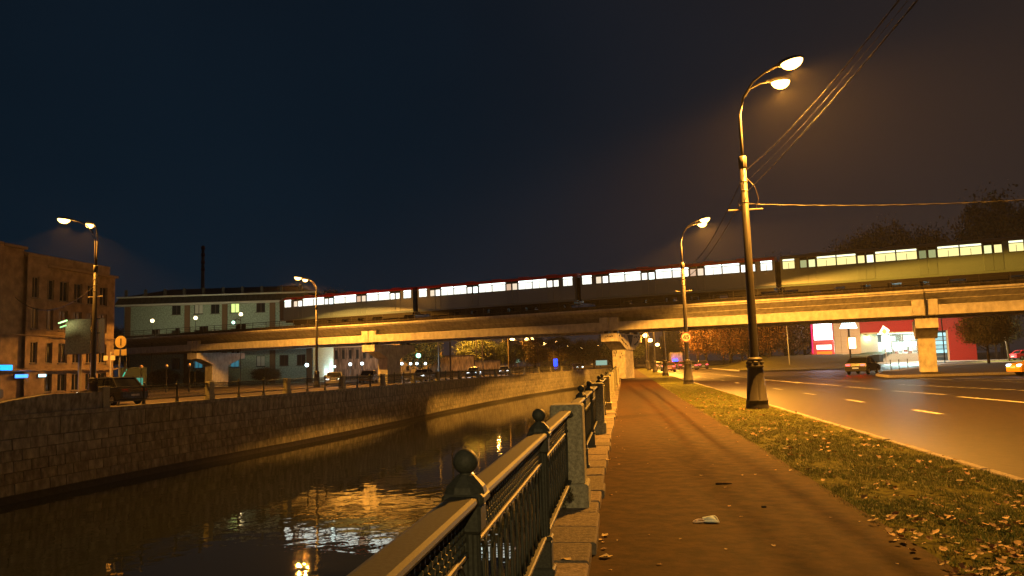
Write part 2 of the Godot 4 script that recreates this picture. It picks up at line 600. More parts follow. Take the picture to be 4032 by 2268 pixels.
func far_wall() -> void:
	var wall := thing("embankment_wall", "long wall of grey stone blocks along the far side of the river", "wall")
	var tones: Array = [M(lin(0.27, 0.26, 0.23), 0.9, "wall", 5.2), M(lin(0.25, 0.24, 0.21), 0.9, "wall", 4.4), M(lin(0.285, 0.275, 0.24), 0.9, "wall", 6.1)]
	var joint := M(lin(0.10, 0.09, 0.07), 0.95, "streak", 2.0)
	var wet := M(lin(0.035, 0.032, 0.024), 0.5, "blotch", 1.4)
	# backing (seen in the joints), wet foot, coping
	var back := S()
	var foot := S()
	for i in far_bank.size() - 1:
		var a := far_bank[i]
		var b := far_bank[i + 1]
		quad(back, Vector3(a.x, 0.0, a.y), Vector3(a.x + 0.36, WATER - 1, a.y), Vector3(b.x + 0.36, WATER - 1, b.y), Vector3(b.x, 0.0, b.y))
		quad(foot, Vector3(a.x + 0.36, WATER + 0.42, a.y), Vector3(a.x + 0.52, WATER - 1, a.y), Vector3(b.x + 0.52, WATER - 1, b.y), Vector3(b.x + 0.36, WATER + 0.42, b.y))
		quad(foot, Vector3(a.x + 0.2, WATER + 0.44, a.y), Vector3(a.x + 0.36, WATER + 0.42, a.y), Vector3(b.x + 0.36, WATER + 0.42, b.y), Vector3(b.x + 0.2, WATER + 0.44, b.y))
	put("backing", back, joint, wall)
	put("wet_foot", foot, wet, wall)
	var shapes := []
	for v in 4:
		var st := S()
		var e := [0.012, 0.016, 0.010, 0.018]
		bbox(st, Vector3.ZERO, Vector3(0.930 - 0.006 * v, 0.464 - 0.003 * v, 0.12), e[v])
		st.generate_normals()
		shapes.append(st.commit())
	var tall := S()
	bbox(tall, Vector3.ZERO, Vector3(1.86, 0.80, 0.13), 0.02)
	tall.generate_normals()
	var tall_mesh := tall.commit()
	var far_st := S()
	var count := 0
	var order := []
	for col in 190:
		for row in 6:
			order.append([col, row])
	for cr in order:
		var s: float = -6.0 + cr[0] * 0.94 + (0.47 if cr[1] % 2 else 0.0)
		var p := on_bank(maxf(s, 0.0))
		var q: Vector2 = p[0]
		var d: Vector2 = p[1]
		if s < 0.0: q -= d * -s
		var y: float = -0.93 - 0.47 * (cr[1] - 0) - 0.235
		if cr[1] == 5: continue
		var b := Basis(Vector3(d.x, 0, d.y), Vector3.UP, Vector3(d.x, 0, d.y).cross(Vector3.UP)).rotated(Vector3(d.x, 0, d.y), -0.1)
		var t := Transform3D(b, Vector3(q.x + 0.02 + (-y) * 0.1 + rng.randf_range(-0.007, 0.007), y, q.y))
		if s > 8.0 and count < 300:
			put_mesh("stone_block", shapes[rng.randi() % 4], tones[rng.randi() % 3], wall, t)
			count += 1
		else:
			bbox(far_st, t.origin, Vector3(0.92, 0.458, 0.12), 0.02, b)
	stuff(put("more_stone_blocks", far_st, tones[0], wall))
	var k := 0
	while k < 90:
		var p := on_bank(0.95 + k * 1.88)
		var d: Vector2 = p[1]
		var b := Basis(Vector3(d.x, 0, d.y), Vector3.UP, Vector3(d.x, 0, d.y).cross(Vector3.UP))
		put_mesh("coping_block", tall_mesh, tones[(k * 7) % 3], wall, Transform3D(b, Vector3(p[0].x + 0.035, -0.52, p[0].y)))
		k += 1
	var ledge := S()
	for i in far_bank.size() - 1:
		var a := far_bank[i]
		var b := far_bank[i + 1]
		for r in [[0.16, 0.1, -0.7, 0.1], [0.16, -0.1, 0.16, 0.1], [-0.02, -0.13, 0.16, -0.1]]:
			quad(ledge, Vector3(a.x + r[0], r[1], a.y), Vector3(b.x + r[0], r[1], b.y), Vector3(b.x + r[2], r[3], b.y), Vector3(a.x + r[2], r[3], a.y))
	put("ledge", ledge, tones[1], wall)
	# the low solid parapet at the near end of the far bank, sloping down towards us
	var par := S()
	var prof := [[0.9, -36.0], [0.92, -32.6], [0.72, -30.4], [0.42, -28.4], [0.15, -25.5], [0.02, -20.0]]
	for i in prof.size() - 1:
		var x0: float = -26.1 - (-36.0 - prof[i][1]) * -0.06
		var x1: float = -26.1 - (-36.0 - prof[i + 1][1]) * -0.06
		var a := [Vector3(x0 + 0.15, 0.0, prof[i][1]), Vector3(x0 + 0.15, prof[i][0], prof[i][1]), Vector3(x0 - 0.35, prof[i][0], prof[i][1]), Vector3(x0 - 0.35, 0.0, prof[i][1])]
		var b := [Vector3(x1 + 0.15, 0.0, prof[i + 1][1]), Vector3(x1 + 0.15, prof[i + 1][0], prof[i + 1][1]), Vector3(x1 - 0.35, prof[i + 1][0], prof[i + 1][1]), Vector3(x1 - 0.35, 0.0, prof[i + 1][1])]
		for j in 3:
			quad(par, a[j], a[j + 1], b[j + 1], b[j])
	var pp := put("solid_parapet", par, tones[1])
	tag(pp, "solid stone parapet sloping down at the left end of the far embankment", "parapet")

# ------------------------------------------------------------------ railings
var iron: StandardMaterial3D

func arch(st: SurfaceTool, x: float, r: float, top: float, foot: float) -> void:   # a lancet hoop of thin bar, its legs drawn together at the foot
	var pts := []
	var h := top - foot
	for q: Array in [[0.22, 0.0], [0.5, 0.2], [0.82, 0.48], [0.97, 0.68], [0.98, 0.8], [0.86, 0.9], [0.55, 0.97], [0.0, 1.0]]:
		pts.append(Vector3(x - r * q[0], foot + h * q[1], 0))
	for q: Array in [[0.55, 0.97], [0.86, 0.9], [0.98, 0.8], [0.97, 0.68], [0.82, 0.48], [0.5, 0.2], [0.22, 0.0]]:
		pts.append(Vector3(x + r * q[0], foot + h * q[1], 0))
	tube(st, pts, [0.0085], 5)

func section_proto(fine: bool) -> Node3D:
	var root := thing("railing_section", "x", "railing")
	var x0 := -3.95
	for s: float in [-1.0, 1.0]:
		var st := S()
		bbox(st, Vector3(0, 0.02, 0), Vector3(0.17, 0.06, 0.17), 0.01)
		bbox(st, Vector3(0, 0.14, 0), Vector3(0.135, 0.2, 0.135), 0.012)
		bbox(st, Vector3(0, 0.255, 0), Vector3(0.15, 0.035, 0.15), 0.01)
		for k in 12:                                     # fluted shaft
			var a := TAU * k / 12
			tube(st, [Vector3(cos(a) * 0.042, 0.27, sin(a) * 0.042), Vector3(cos(a) * 0.042, 0.86, sin(a) * 0.042)], [0.0125], 6)
		lathe(st, [Vector2(0.042, 0.27), Vector2(0.042, 0.86)], 12)
		bbox(st, Vector3(0, 0.915, 0), Vector3(0.135, 0.11, 0.135), 0.012)
		bbox(st, Vector3(0, 0.99, 0), Vector3(0.165, 0.045, 0.165), 0.012)
		var p := [[0.08, 1.01], [0.072, 1.035], [0.034, 1.075], [0.026, 1.08]]
		for i in 3:
			for k in 8:
				var a0 := TAU * (k + 0.5) / 8
				var a1 := TAU * (k + 1.5) / 8
				var f := 1.08
				quad(st, Vector3(cos(a1) * p[i][0] * f, p[i][1], sin(a1) * p[i][0] * f), Vector3(cos(a0) * p[i][0] * f, p[i][1], sin(a0) * p[i][0] * f), Vector3(cos(a0) * p[i + 1][0] * f, p[i + 1][1], sin(a0) * p[i + 1][0] * f), Vector3(cos(a1) * p[i + 1][0] * f, p[i + 1][1], sin(a1) * p[i + 1][0] * f))
		var post := put("post", st, iron, root)
		post.position = Vector3(1.34 * s, 0, 0)
		st = S(false)
		ball(st, Vector3(0, 1.128, 0), Vector3.ONE * 0.05, 20)
		lathe(st, [Vector2(0.03, 1.07), Vector2(0.022, 1.082), Vector2(0.024, 1.09)], 14)
		put("finial_ball", st, iron, post)
	for b: Array in [[-3.95, -1.41], [-1.27, 1.27], [1.41, 3.95]]:
		var l: float = b[0]
		var r: float = b[1]
		var mid := (l + r) / 2
		var w := r - l
		var st := S()
		var prof := PackedVector2Array([Vector2(-0.062, 0.975), Vector2(-0.066, 0.985), Vector2(-0.062, 0.998), Vector2(-0.045, 1.004), Vector2(0.045, 1.004), Vector2(0.062, 0.998), Vector2(0.066, 0.985), Vector2(0.062, 0.975), Vector2(0.04, 0.965), Vector2(0.035, 0.95), Vector2(0.022, 0.944), Vector2(-0.022, 0.944), Vector2(-0.035, 0.95), Vector2(-0.04, 0.965)])
		prism(st, prof, l, r, Transform3D(Basis(Vector3(0, 0, -1), Vector3.UP, Vector3(1, 0, 0)), Vector3.ZERO))
		put("hand_rail", st, iron, root)
		st = S()
		bbox(st, Vector3(mid, 0.787, 0), Vector3(w, 0.024, 0.04), 0.006)
		put("moulding", st, iron, root)
		st = S()
		var n := 42
		for k in n:                                      # beaded frieze under the hand rail
			var x := l + w * (k + 0.5) / n
			for row in 4:
				bbox(st, Vector3(x + (0.015 if row % 2 else -0.015), 0.816 + 0.033 * row, 0), Vector3(0.031, 0.031, 0.024), 0.008, Basis(Vector3(0, 0, 1), PI / 4))
		for row in 4:
			box(st, Vector3(mid, 0.816 + 0.033 * row, 0), Vector3(w, 0.008, 0.01))
		stuff(put("bead_frieze", st, iron, root))
		st = S()
		bbox(st, Vector3(mid, 0.262, 0), Vector3(w, 0.03, 0.075), 0.008)
		bbox(st, Vector3(mid, 0.235, 0), Vector3(w, 0.03, 0.05), 0.006)
		put("bottom_rail", st, iron, root)
		var m := 25
		if fine:
			st = S(false)
			arch(st, 0.0, 0.12, 0.776, 0.275)
			st.generate_normals()
			var mesh := st.commit()
			for k in m:
				put_mesh("hoop_bar", mesh, iron, root, Transform3D(Basis.IDENTITY, Vector3(l + w * (k + 0.5) / m, 0, 0.005 if k % 2 else -0.005)))
		else:
			st = S()
			for k in m:
				arch(st, l + w * (k + 0.5) / m, 0.12, 0.776, 0.275)
			stuff(put("hoop_bars", st, iron, root))
	return root

func railings() -> void:
	iron = M(lin(0.046, 0.052, 0.046), 0.6, "fine", 0.3, "grain", 0.03)
	var granite := M(lin(0.34, 0.33, 0.25), 0.8, "patch", 0.6, "grain", 0.3)
	var pillar := thing("stone_pillar", "x", "pillar")
	var st := S()
	bbox(st, Vector3(0, 0.1, 0), Vector3(0.52, 0.26, 0.42), 0.02)
	put("base", st, granite, pillar)
	st = S()
	bbox(st, Vector3(0, 0.64, 0), Vector3(0.45, 0.84, 0.35), 0.018)
	put("shaft", st, granite, pillar)
	st = S()
	for s: float in [-1.0, 1.0]:
		bbox(st, Vector3(0.24 * s, 0.955, 0), Vector3(0.06, 0.06, 0.155), 0.02)
	put("rail_socket", st, iron, pillar)
	var fine := section_proto(true)
	var plain := section_proto(false)
	var x := -0.635
	var used_pillar := false
	for k in 9:
		var zc := -0.2 - 8.38 * k
		var lab: String = "%s grey stone pillar of the near railing counted from the camera" % nth(k - 1) if k > 0 else "grey stone pillar of the near railing beside the camera, out of view"
		if k == 0:
			continue
		if not used_pillar:
			used_pillar = true
			pillar.position = Vector3(x, 0.1, zc)
			pillar.rotation.y = PI / 2
			tag(pillar, lab, "pillar", "stone pillars of the near railing")
		else:
			copy(pillar, lab, Vector3(x, 0.1, zc), PI / 2, "stone pillars of the near railing")
	for k in 8:
		var zc := -4.39 - 8.38 * k
		var lab := "%s iron railing section with ball posts counted from the camera, near bank" % nth(k)
		if k == 0:
			fine.position = Vector3(x, 0.1, zc)
			fine.rotation.y = PI / 2
			tag(fine, lab, "railing", "iron railing sections on the near bank")
		else:
			copy(fine if k == 1 else plain, lab, Vector3(x, 0.1, zc), PI / 2, "iron railing sections on the near bank")
	# far bank: the same railing
	var first := 16.2
	for k in 16:
		var p := on_bank(first + 8.38 * k)
		var d: Vector2 = p[1]
		var turn := atan2(-d.y, d.x)
		copy(pillar, "%s stone pillar of the far railing counted from its left end" % nth(k), Vector3(p[0].x - 0.2, 0.1, p[0].y), turn, "stone pillars of the far railing")
		p = on_bank(first + 4.19 + 8.38 * k)
		d = p[1]
		turn = atan2(-d.y, d.x)
		var lab := "%s iron railing section on the far bank counted from its left end" % nth(k)
		if k == 0:
			plain.position = Vector3(p[0].x - 0.2, 0.1, p[0].y)
			plain.rotation.y = turn
			tag(plain, lab, "railing", "iron railing sections on the far bank")
		else:
			copy(plain, lab, Vector3(p[0].x - 0.2, 0.1, p[0].y), turn, "iron railing sections on the far bank")

# ------------------------------------------------------------------ viaduct
const SPAN := Vector3(0, 0, -72.27)
const SKEW := -0.30840     # the viaduct crosses the river a little aslant
func on_span(s: float, y: float, z: float) -> Vector3:
	return SPAN + Basis(Vector3.UP, SKEW) * Vector3(s, y, z)

func viaduct() -> void:
	var concrete := M(lin(0.56, 0.54, 0.50), 0.85, "concrete", 3.6)
	var upper := M(lin(0.45, 0.43, 0.40), 0.85, "concrete", 3.4)
	var steel := M(lin(0.035, 0.03, 0.028), 0.6, "fine", 0.6)
	var root := thing("railway_viaduct", "long concrete railway viaduct crossing the river and the road", "bridge", SPAN, SKEW)
	var along := Transform3D(Basis(Vector3(0, 0, 1), Vector3.UP, Vector3(-1, 0, 0)), Vector3.ZERO)   # polygon (z, y), extruded to -x
	var joints := [-108.0, -82.0, -55.0, -28.6, -1.3, 24.8, 51.0, 77.0]
	for i in joints.size() - 1:
		var a: float = joints[i] + 0.02
		var b: float = joints[i + 1] - 0.02
		var st := S()
		prism(st, PackedVector2Array([Vector2(-0.05, 4.53), Vector2(-0.05, 5.26), Vector2(-0.09, 5.31), Vector2(-1.95, 5.34), Vector2(-2.0, 5.40), Vector2(-1.02, 5.80), Vector2(-1.06, 5.83), Vector2(-0.98, 5.86), Vector2(0.02, 6.24), Vector2(0.06, 6.36), Vector2(-2.4, 6.36), Vector2(-2.4, 5.3), Vector2(-1.0, 5.2), Vector2(-1.0, 4.5)]), -b, -a, along)
		var g := put("girder_span", st, concrete, root)
		for e: float in [a + 0.46, b - 0.46]:
			st = S()
			bbox(st, Vector3(e, 5.13, -0.3), Vector3(0.9, 1.25, 0.56), 0.06)
			put("end_block", st, concrete, g)
		for k in 4:
			var c0: float = lerpf(a, b, k / 4.0) + (0.012 if k else 0.0)
			var c1: float = lerpf(a, b, (k + 1) / 4.0) - 0.012
			st = S()
			prism(st, PackedVector2Array([Vector2(0.20, 6.37), Vector2(0.22, 6.39), Vector2(0.22, 6.52), Vector2(0.20, 6.54), Vector2(-0.6, 6.56), Vector2(-0.6, 6.37)]), -c1, -c0, along)
			put("cornice", st, concrete, g)
		st = S()
		prism(st, PackedVector2Array([Vector2(-7.9, 4.5), Vector2(-7.9, 5.3), Vector2(-7.5, 5.5), Vector2(-8.2, 6.36), Vector2(-6.4, 6.36), Vector2(-6.9, 5.4), Vector2(-6.9, 4.5)]), -b, -a, along)
		put("rear_girder", st, upper, root)
		st = S()
		box(st, Vector3((a + b) / 2, 6.1, -4.0), Vector3(b - a, 0.36, 4.9))
		put("deck_slab", st, upper, root)
	var st := S()
	box(st, Vector3(-15, 6.5, -4.2), Vector3(186, 0.2, 7.0))
	put("ballast", st, M(lin(0.05, 0.045, 0.04), 0.95, "soil", 0.6), root)
	for z: float in [-2.23, -3.77, -5.43, -6.97]:
		st = S()
		box(st, Vector3(-15, 6.66, z), Vector3(186, 0.15, 0.07))
		put("rail", st, steel, root)
	st = S()
	bbox(st, Vector3(-15, 6.72, -0.5), Vector3(186, 0.36, 0.3), 0.03)
	put("cable_trough", st, M(lin(0.07, 0.06, 0.05), 0.8, "streak", 1.5), root)
	# railing on the deck edge
	for y: float in [6.78, 7.0, 7.22, 7.46]:
		st = S()
		tube(st, [Vector3(-80, y, -0.08), Vector3(78, y, -0.08)], [0.032 if y > 7.4 else 0.022], 6)
		put("railing_bar", st, steel, root)
	st = S()
	bbox(st, Vector3(0, 0.47, 0), Vector3(0.06, 0.98, 0.05), 0.008)
	bbox(st, Vector3(0, 0.03, 0), Vector3(0.12, 0.04, 0.1), 0.008)
	st.generate_normals()
	var pm := st.commit()
	for k in 76:
		put_mesh("railing_post", pm, steel, root, Transform3D(Basis.IDENTITY, Vector3(-78.0 + 2.05 * k, 6.54, -0.08)))
	# relay cabinets behind the railing where it stands free of the train
	for s: float in [-62.6, -61.9, -58.4, -54.2, -53.5, -48.2, -47.3]:
		st = S()
		bbox(st, Vector3(s, 7.06, -0.75), Vector3(0.5, 0.9, 0.3), 0.03)
		put("relay_cabinet", st, steel, root)
	# piers
	var white := M(lin(0.72, 0.68, 0.60), 0.85, "concrete", 2.2)
	pier("bridge_pier", "tan hammerhead bridge pier furthest left, behind the far railing", -55.0, concrete, false)
	pier("bridge_pier", "hammerhead bridge pier at the far quay edge with a bright squared cap end", -28.6, concrete, false)
	pier("bridge_pier", "white hammerhead bridge pier beside the path, with rows of dark marks", -1.3, white, true)
	pier("bridge_pier", "tan bridge pier standing in the grass right of the road", 24.8, concrete, false)
	# a rain pipe at the joint over the right pier
	st = S()
	tube(st, [Vector3(0, 4.3, 0), Vector3(0.03, 5.2, 0.02), Vector3(-0.02, 6.3, 0.1)], [0.06], 7)
	var pipe := put("drain_pipe", st, steel)
	pipe.position = on_span(24.8, 0, 0.08)
	pipe.rotation.y = SKEW
	tag(pipe, "dark drain pipe down the girder joint above the right pier", "pipe")

func pier(called: String, label: String, s: float, m: Material, marked: bool) -> void:
	var root := thing(called, label, "pier", on_span(s, 0, -3.95), SKEW, "hammerhead piers of the viaduct")
	var st := S()
	var low := -4.6 if absf(s + 28.6) < 1.0 else -0.2
	prism(st, PackedVector2Array([Vector2(-1.35, low), Vector2(1.35, low), Vector2(1.3, 3.3), Vector2(-1.3, 3.3)]), -0.62, 0.62, Transform3D(Basis(Vector3(0, 0, -1), Vector3.UP, Vector3(1, 0, 0)), Vector3.ZERO))
	put("stem", st, m, root)
	st = S()      # cap: the long way lies across the bridge
	prism(st, PackedVector2Array([Vector2(-1.3, 2.75), Vector2(1.3, 2.75), Vector2(3.25, 3.5), Vector2(3.95, 3.52), Vector2(3.95, 4.26), Vector2(-3.95, 4.26), Vector2(-3.95, 3.52), Vector2(-3.25, 3.5)]), -0.8, 0.8, Transform3D(Basis(Vector3(0, 0, -1), Vector3.UP, Vector3(1, 0, 0)), Vector3.ZERO))
	put("cap", st, m, root)
	for z: float in [3.2, -3.3]:
		for x: float in [-0.45, 0.45]:
			st = S()
			bbox(st, Vector3(x, 4.38, z), Vector3(0.4, 0.25, 0.45), 0.02)
			put("bearing", st, M(lin(0.05, 0.045, 0.04), 0.6), root)
	if marked:
		var dark := M(lin(0.03, 0.028, 0.025), 0.8)
		var grey := M(lin(0.16, 0.16, 0.18), 0.85, "streak", 1.5)
		st = S()
		prism(st, PackedVector2Array([Vector2(-0.95, 4.18), Vector2(0, 2.95), Vector2(0.95, 4.18)]), 0.8, 0.815, Transform3D(Basis(Vector3(0, 0, -1), Vector3.UP, Vector3(1, 0, 0)), Vector3.ZERO))
		put("grey_panel", st, grey, root)
		st = S()
		for k in 26:
			var t := k / 25.0
			for l in [[Vector2(-2.9, 3.75), Vector2(-0.9, 3.05)], [Vector2(2.9, 3.75), Vector2(0.9, 3.05)], [Vector2(-3.6, 4.02), Vector2(3.6, 4.02)]]:
				var q: Vector2 = (l[0] as Vector2).lerp(l[1], t)
				if rng.randf() < 0.62:
					bbox(st, Vector3(0.803, q.y + rng.randf_range(-0.05, 0.05), -q.x), Vector3(0.05, rng.randf_range(0.07, 0.14), rng.randf_range(0.08, 0.18)), 0.012)
		for k in 5:
			bbox(st, Vector3(-0.3 + k * 0.15, 3.95 + rng.randf_range(-0.06, 0.06), 3.953), Vector3(0.1, 0.14, 0.03), 0.01)
		for k in 9:
			bbox(st, Vector3(rng.randf_range(-0.5, 0.5), rng.randf_range(2.0, 2.7), 1.31), Vector3(0.07, rng.randf_range(0.1, 0.3), 0.03), 0.01)
		stuff(put("dark_fixings", st, dark, root))

# ------------------------------------------------------------------ trains
func carriage(red: bool) -> Node3D:
	var root := thing("metro_carriage", "x", "train car")
	var L := 18.1
	var body := M(lin(0.17, 0.26, 0.42), 0.35, "fine", 1.0) if red else M(lin(0.19, 0.29, 0.24), 0.35, "fine", 1.0)
	var roof_m := M(lin(0.78, 0.03, 0.02), 0.45, "fine", 1.0) if red else M(lin(0.16, 0.15, 0.11), 0.5, "fine", 1.0)
	var dark := M(lin(0.02, 0.018, 0.016), 0.6, "fine", 0.5)
	var along := Transform3D(Basis(Vector3(0, 0, 1), Vector3.UP, Vector3(-1, 0, 0)), Vector3.ZERO)
	var hw := 1.35
	# side wall below and above the windows; ribs at intervals
	var st := S()
	prism(st, PackedVector2Array([Vector2(hw - 0.04, 0.9), Vector2(hw, 1.1), Vector2(hw, 3.34), Vector2(-hw, 3.34), Vector2(-hw, 1.1), Vector2(-hw + 0.04, 0.9)]), -L / 2, L / 2, along)
	put("body", st, body, root)
	st = S(false)
	var arc := PackedVector2Array([Vector2(hw + 0.015, 3.30), Vector2(hw + 0.015, 3.36)])
	for k in 9:
		var a := PI * (k + 0.5) / 9.0
		arc.append(Vector2((hw - 0.01) * cos(a), 3.40 + 0.33 * sin(a)))
	arc.append(Vector2(-hw - 0.015, 3.36))
	arc.append(Vector2(-hw - 0.015, 3.30))
	st.set_smooth_group(-1)
	prism(st, arc, -L / 2 + 0.02, L / 2 - 0.02, along)
	var roof := put("roof", st, roof_m, root)
	for x: float in [-6.2, -3.1, 0.0, 3.1, 6.2]:
		st = S()
		bbox(st, Vector3(x, 3.74, 0), Vector3(1.1, 0.1, 0.9), 0.03)
		put("roof_vent", st, roof_m, roof)
	st = S()
	box(st, Vector3(0, 0.78, 0), Vector3(L - 0.4, 0.26, 2.3))
	for x: float in [-3.4, -1.4, 0.9, 2.9]:
		bbox(st, Vector3(x, 0.55, 0.8), Vector3(1.3, 0.5, 0.6), 0.04)
		bbox(st, Vector3(x + 0.3, 0.55, -0.8), Vector3(1.3, 0.5, 0.6), 0.04)
	put("underframe", st, dark, root)
	for bx: float in [-6.3, 6.3]:
		st = S()
		bbox(st, Vector3(bx, 0.5, 1.05), Vector3(2.9, 0.3, 0.14), 0.03)
		bbox(st, Vector3(bx, 0.5, -1.05), Vector3(2.9, 0.3, 0.14), 0.03)
		box(st, Vector3(bx, 0.5, 0), Vector3(0.6, 0.3, 2.1))
		var bogie := put("bogie", st, dark, root)
		for wx: float in [-1.05, 1.05]:
			st = S(false)
			for wz: float in [-0.77, 0.77]:
				lathe(st, [Vector2(0, -0.06), Vector2(0.42, -0.06), Vector2(0.42, 0.06), Vector2(0, 0.06)], 16, Vector3(bx + wx, 0.43, wz), Basis(Vector3(1, 0, 0), PI / 2))
			put("wheel_set", st, dark, bogie)
	var lit: Array = []
	if red:
		lit = [glow(Color(1.0, 0.98, 0.92), 2.2), glow(Color(0.92, 1.0, 0.97), 3.0), glow(Color(1.0, 0.92, 0.80), 0.95), glow(Color(0.98, 0.98, 0.92), 1.5), glow(Color(1.0, 0.84, 0.70), 0.7)]
	else:
		lit = [glow(Color(0.93, 0.96, 0.68), 1.15), glow(Color(0.98, 1.0, 0.82), 1.7), glow(Color(0.80, 0.84, 0.58), 0.62), glow(Color(1.0, 0.94, 0.62), 1.2), glow(Color(0.75, 0.8, 0.55), 0.45)]
	var rubber := M(lin(0.03, 0.03, 0.03), 0.5)
	var wins := []
	for d: float in [-6.8, -2.27, 2.27, 6.8]:
		wins.append([d - 0.34, 0.50, 1])
		wins.append([d + 0.34, 0.50, 1])
	for d: float in [-4.53, 0.0, 4.53]:
		wins.append([d - 0.78, 1.46, 0])
		wins.append([d + 0.78, 1.46, 0])
	wins.append([-8.35, 0.95, 0])
	wins.append([8.35, 0.95, 0])
	for side: float in [1.0, -1.0]:
		for d: float in [-6.8, -2.27, 2.27, 6.8]:
			st = S()
			for e: float in [-0.34, 0.34]:
				bbox(st, Vector3(d + e, 2.17, side * (hw + 0.012)), Vector3(0.64, 2.2, 0.05), 0.012)
			put("sliding_door", st, M(lin(0.155, 0.235, 0.375), 0.3, "fine", 0.8) if red else M(lin(0.17, 0.26, 0.215), 0.35, "fine", 0.8), root)
		for i in wins.size():
			var w: Array = wins[i]
			var z: float = side * (hw + (0.045 if w[2] else 0.012))
			st = S()
			bbox(st, Vector3(w[0], 2.86, z), Vector3(w[1] + 0.1, 0.92, 0.03), 0.012)
			var fr := put("window", st, rubber, root)
			st = S()
			box(st, Vector3(w[0], 2.76, z + side * 0.018), Vector3(w[1], 0.62, 0.012))
			put("pane", st, lit[(i * 5 + int(side) + 7) % lit.size()] if w[2] == 0 else lit[(i * 3 + 2) % lit.size()], fr)
			if w[2] == 0:
				st = S()
				box(st, Vector3(w[0], 3.205, z + side * 0.018), Vector3(w[1], 0.15, 0.012))
				put("vent_pane", st, lit[1], fr)
				st = S()
				box(st, Vector3(w[0], 2.70, z + side * 0.026), Vector3(0.035, 0.5, 0.01))
				put("interior_pole", st, rubber, fr)
		st = S()
		for y: float in [1.45, 1.6, 2.05]:
			box(st, Vector3(0, y, side * (hw + 0.006)), Vector3(L - 0.1, 0.03, 0.02))
		put("side_rib", st, body, root)
	for e: float in [-1.0, 1.0]:
		st = S()
		bbox(st, Vector3(e * (L / 2 + 0.14), 2.1, 0), Vector3(0.28, 2.2, 1.5), 0.04)
		put("gangway", st, dark, root)
	return root

func trains() -> void:
	var red := carriage(true)
	var at := func(s: float) -> Vector3: return on_span(s, 6.73, -3.0)
	red.position = at.call(-32.9)
	red.rotation.y = SKEW
	tag(red, "red-roofed metro carriage at the left end of its train, lit windows", "train car", "carriages of the red-roofed metro train")
	# cab at the front of the train
	var st := S()
	var along := Transform3D(Basis(Vector3(0, 0, 1), Vector3.UP, Vector3(-1, 0, 0)), Vector3.ZERO)
	prism(st, PackedVector2Array([Vector2(1.2, 0.95), Vector2(1.25, 3.3), Vector2(0.8, 3.62), Vector2(-0.8, 3.62), Vector2(-1.25, 3.3), Vector2(-1.2, 0.95)]), 9.05, 9.75, along)
	copy(red, "red-roofed metro carriage in the middle of its train over the river", at.call(-14.2), SKEW, "carriages of the red-roofed metro train")
	copy(red, "red-roofed metro carriage at the right end, behind the tallest lamp post", at.call(4.5), SKEW, "carriages of the red-roofed metro train")
	put("cab_front", st, M(lin(0.13, 0.14, 0.16), 0.35, "fine", 1.0), red)
	st = S()
	bbox(st, Vector3(-9.77, 2.7, 0), Vector3(0.04, 0.9, 1.9), 0.01)
	put("windscreen", st, M(lin(0.02, 0.02, 0.025), 0.1), red)
	for z: float in [-0.8, 0.8]:
		st = S()
		ball(st, Vector3(-9.78, 1.5, z), Vector3(0.04, 0.1, 0.14), 10)
		put("headlight", st, glow(Color(1, 0.95, 0.8), 3.0), red)
	var green := carriage(false)
	green.position = at.call(23.05)
	green.rotation.y = SKEW
	tag(green, "grey-green metro carriage with yellowish windows directly behind the red train", "train car", "carriages of the grey-green metro train")
	copy(green, "grey-green metro carriage cut by the right edge of the picture", at.call(41.75), SKEW, "carriages of the grey-green metro train")

# ------------------------------------------------------------------ street lamps
func head_at(root: Node3D, at: Vector3, yaw: float, e: float, cut: float, tilt: float, spill: float, tone: Color) -> void:
	var b := Basis(Vector3.UP, yaw) * Basis(Vector3(0, 0, 1), 0.12)
	var st := S(false)
	ball(st, at + b * Vector3(0, 0.01, 0), Vector3(0.44, 0.15, 0.25), 18, b, 0.0, PI / 2)
	lathe(st, [Vector2(0.06, 0), Vector2(0.04, 0.22)], 8, at + b * Vector3(-0.34, 0.03, 0), b * Basis(Vector3(0, 0, 1), PI / 2))
	var h := put("lamp_head", st, M(lin(0.09, 0.085, 0.08), 0.5), root)
	st = S(false)
	ball(st, at + b * Vector3(0.05, 0.0, 0), Vector3(0.34, 0.24, 0.23), 18, b, -PI / 2, 0.0)
	put("lens", st, glow(Color(1.0, 0.80, 0.42), 11.0), h)
	# the housing throws its light down and out over the road, with a cut-off below the horizon
	var sp := SpotLight3D.new()
	sp.light_color = tone.linear_to_srgb()
	sp.light_energy = e
	sp.light_size = 0.06
	sp.spot_angle = cut
	sp.spot_angle_attenuation = 0.05
	sp.spot_range = 120.0
	sp.spot_attenuation = 2.0
	sp.shadow_enabled = true
	sp.transform = Transform3D(Basis.looking_at(Vector3(sin(tilt), -cos(tilt), 0), Vector3.RIGHT), at + b * Vector3(0.05, -0.32, 0))
	root.add_child(sp, true)
	# what the bowl itself scatters sideways
	omni(root, at + b * Vector3(0.05, -0.36, 0), tone.linear_to_srgb(), e * spill, 0.06)

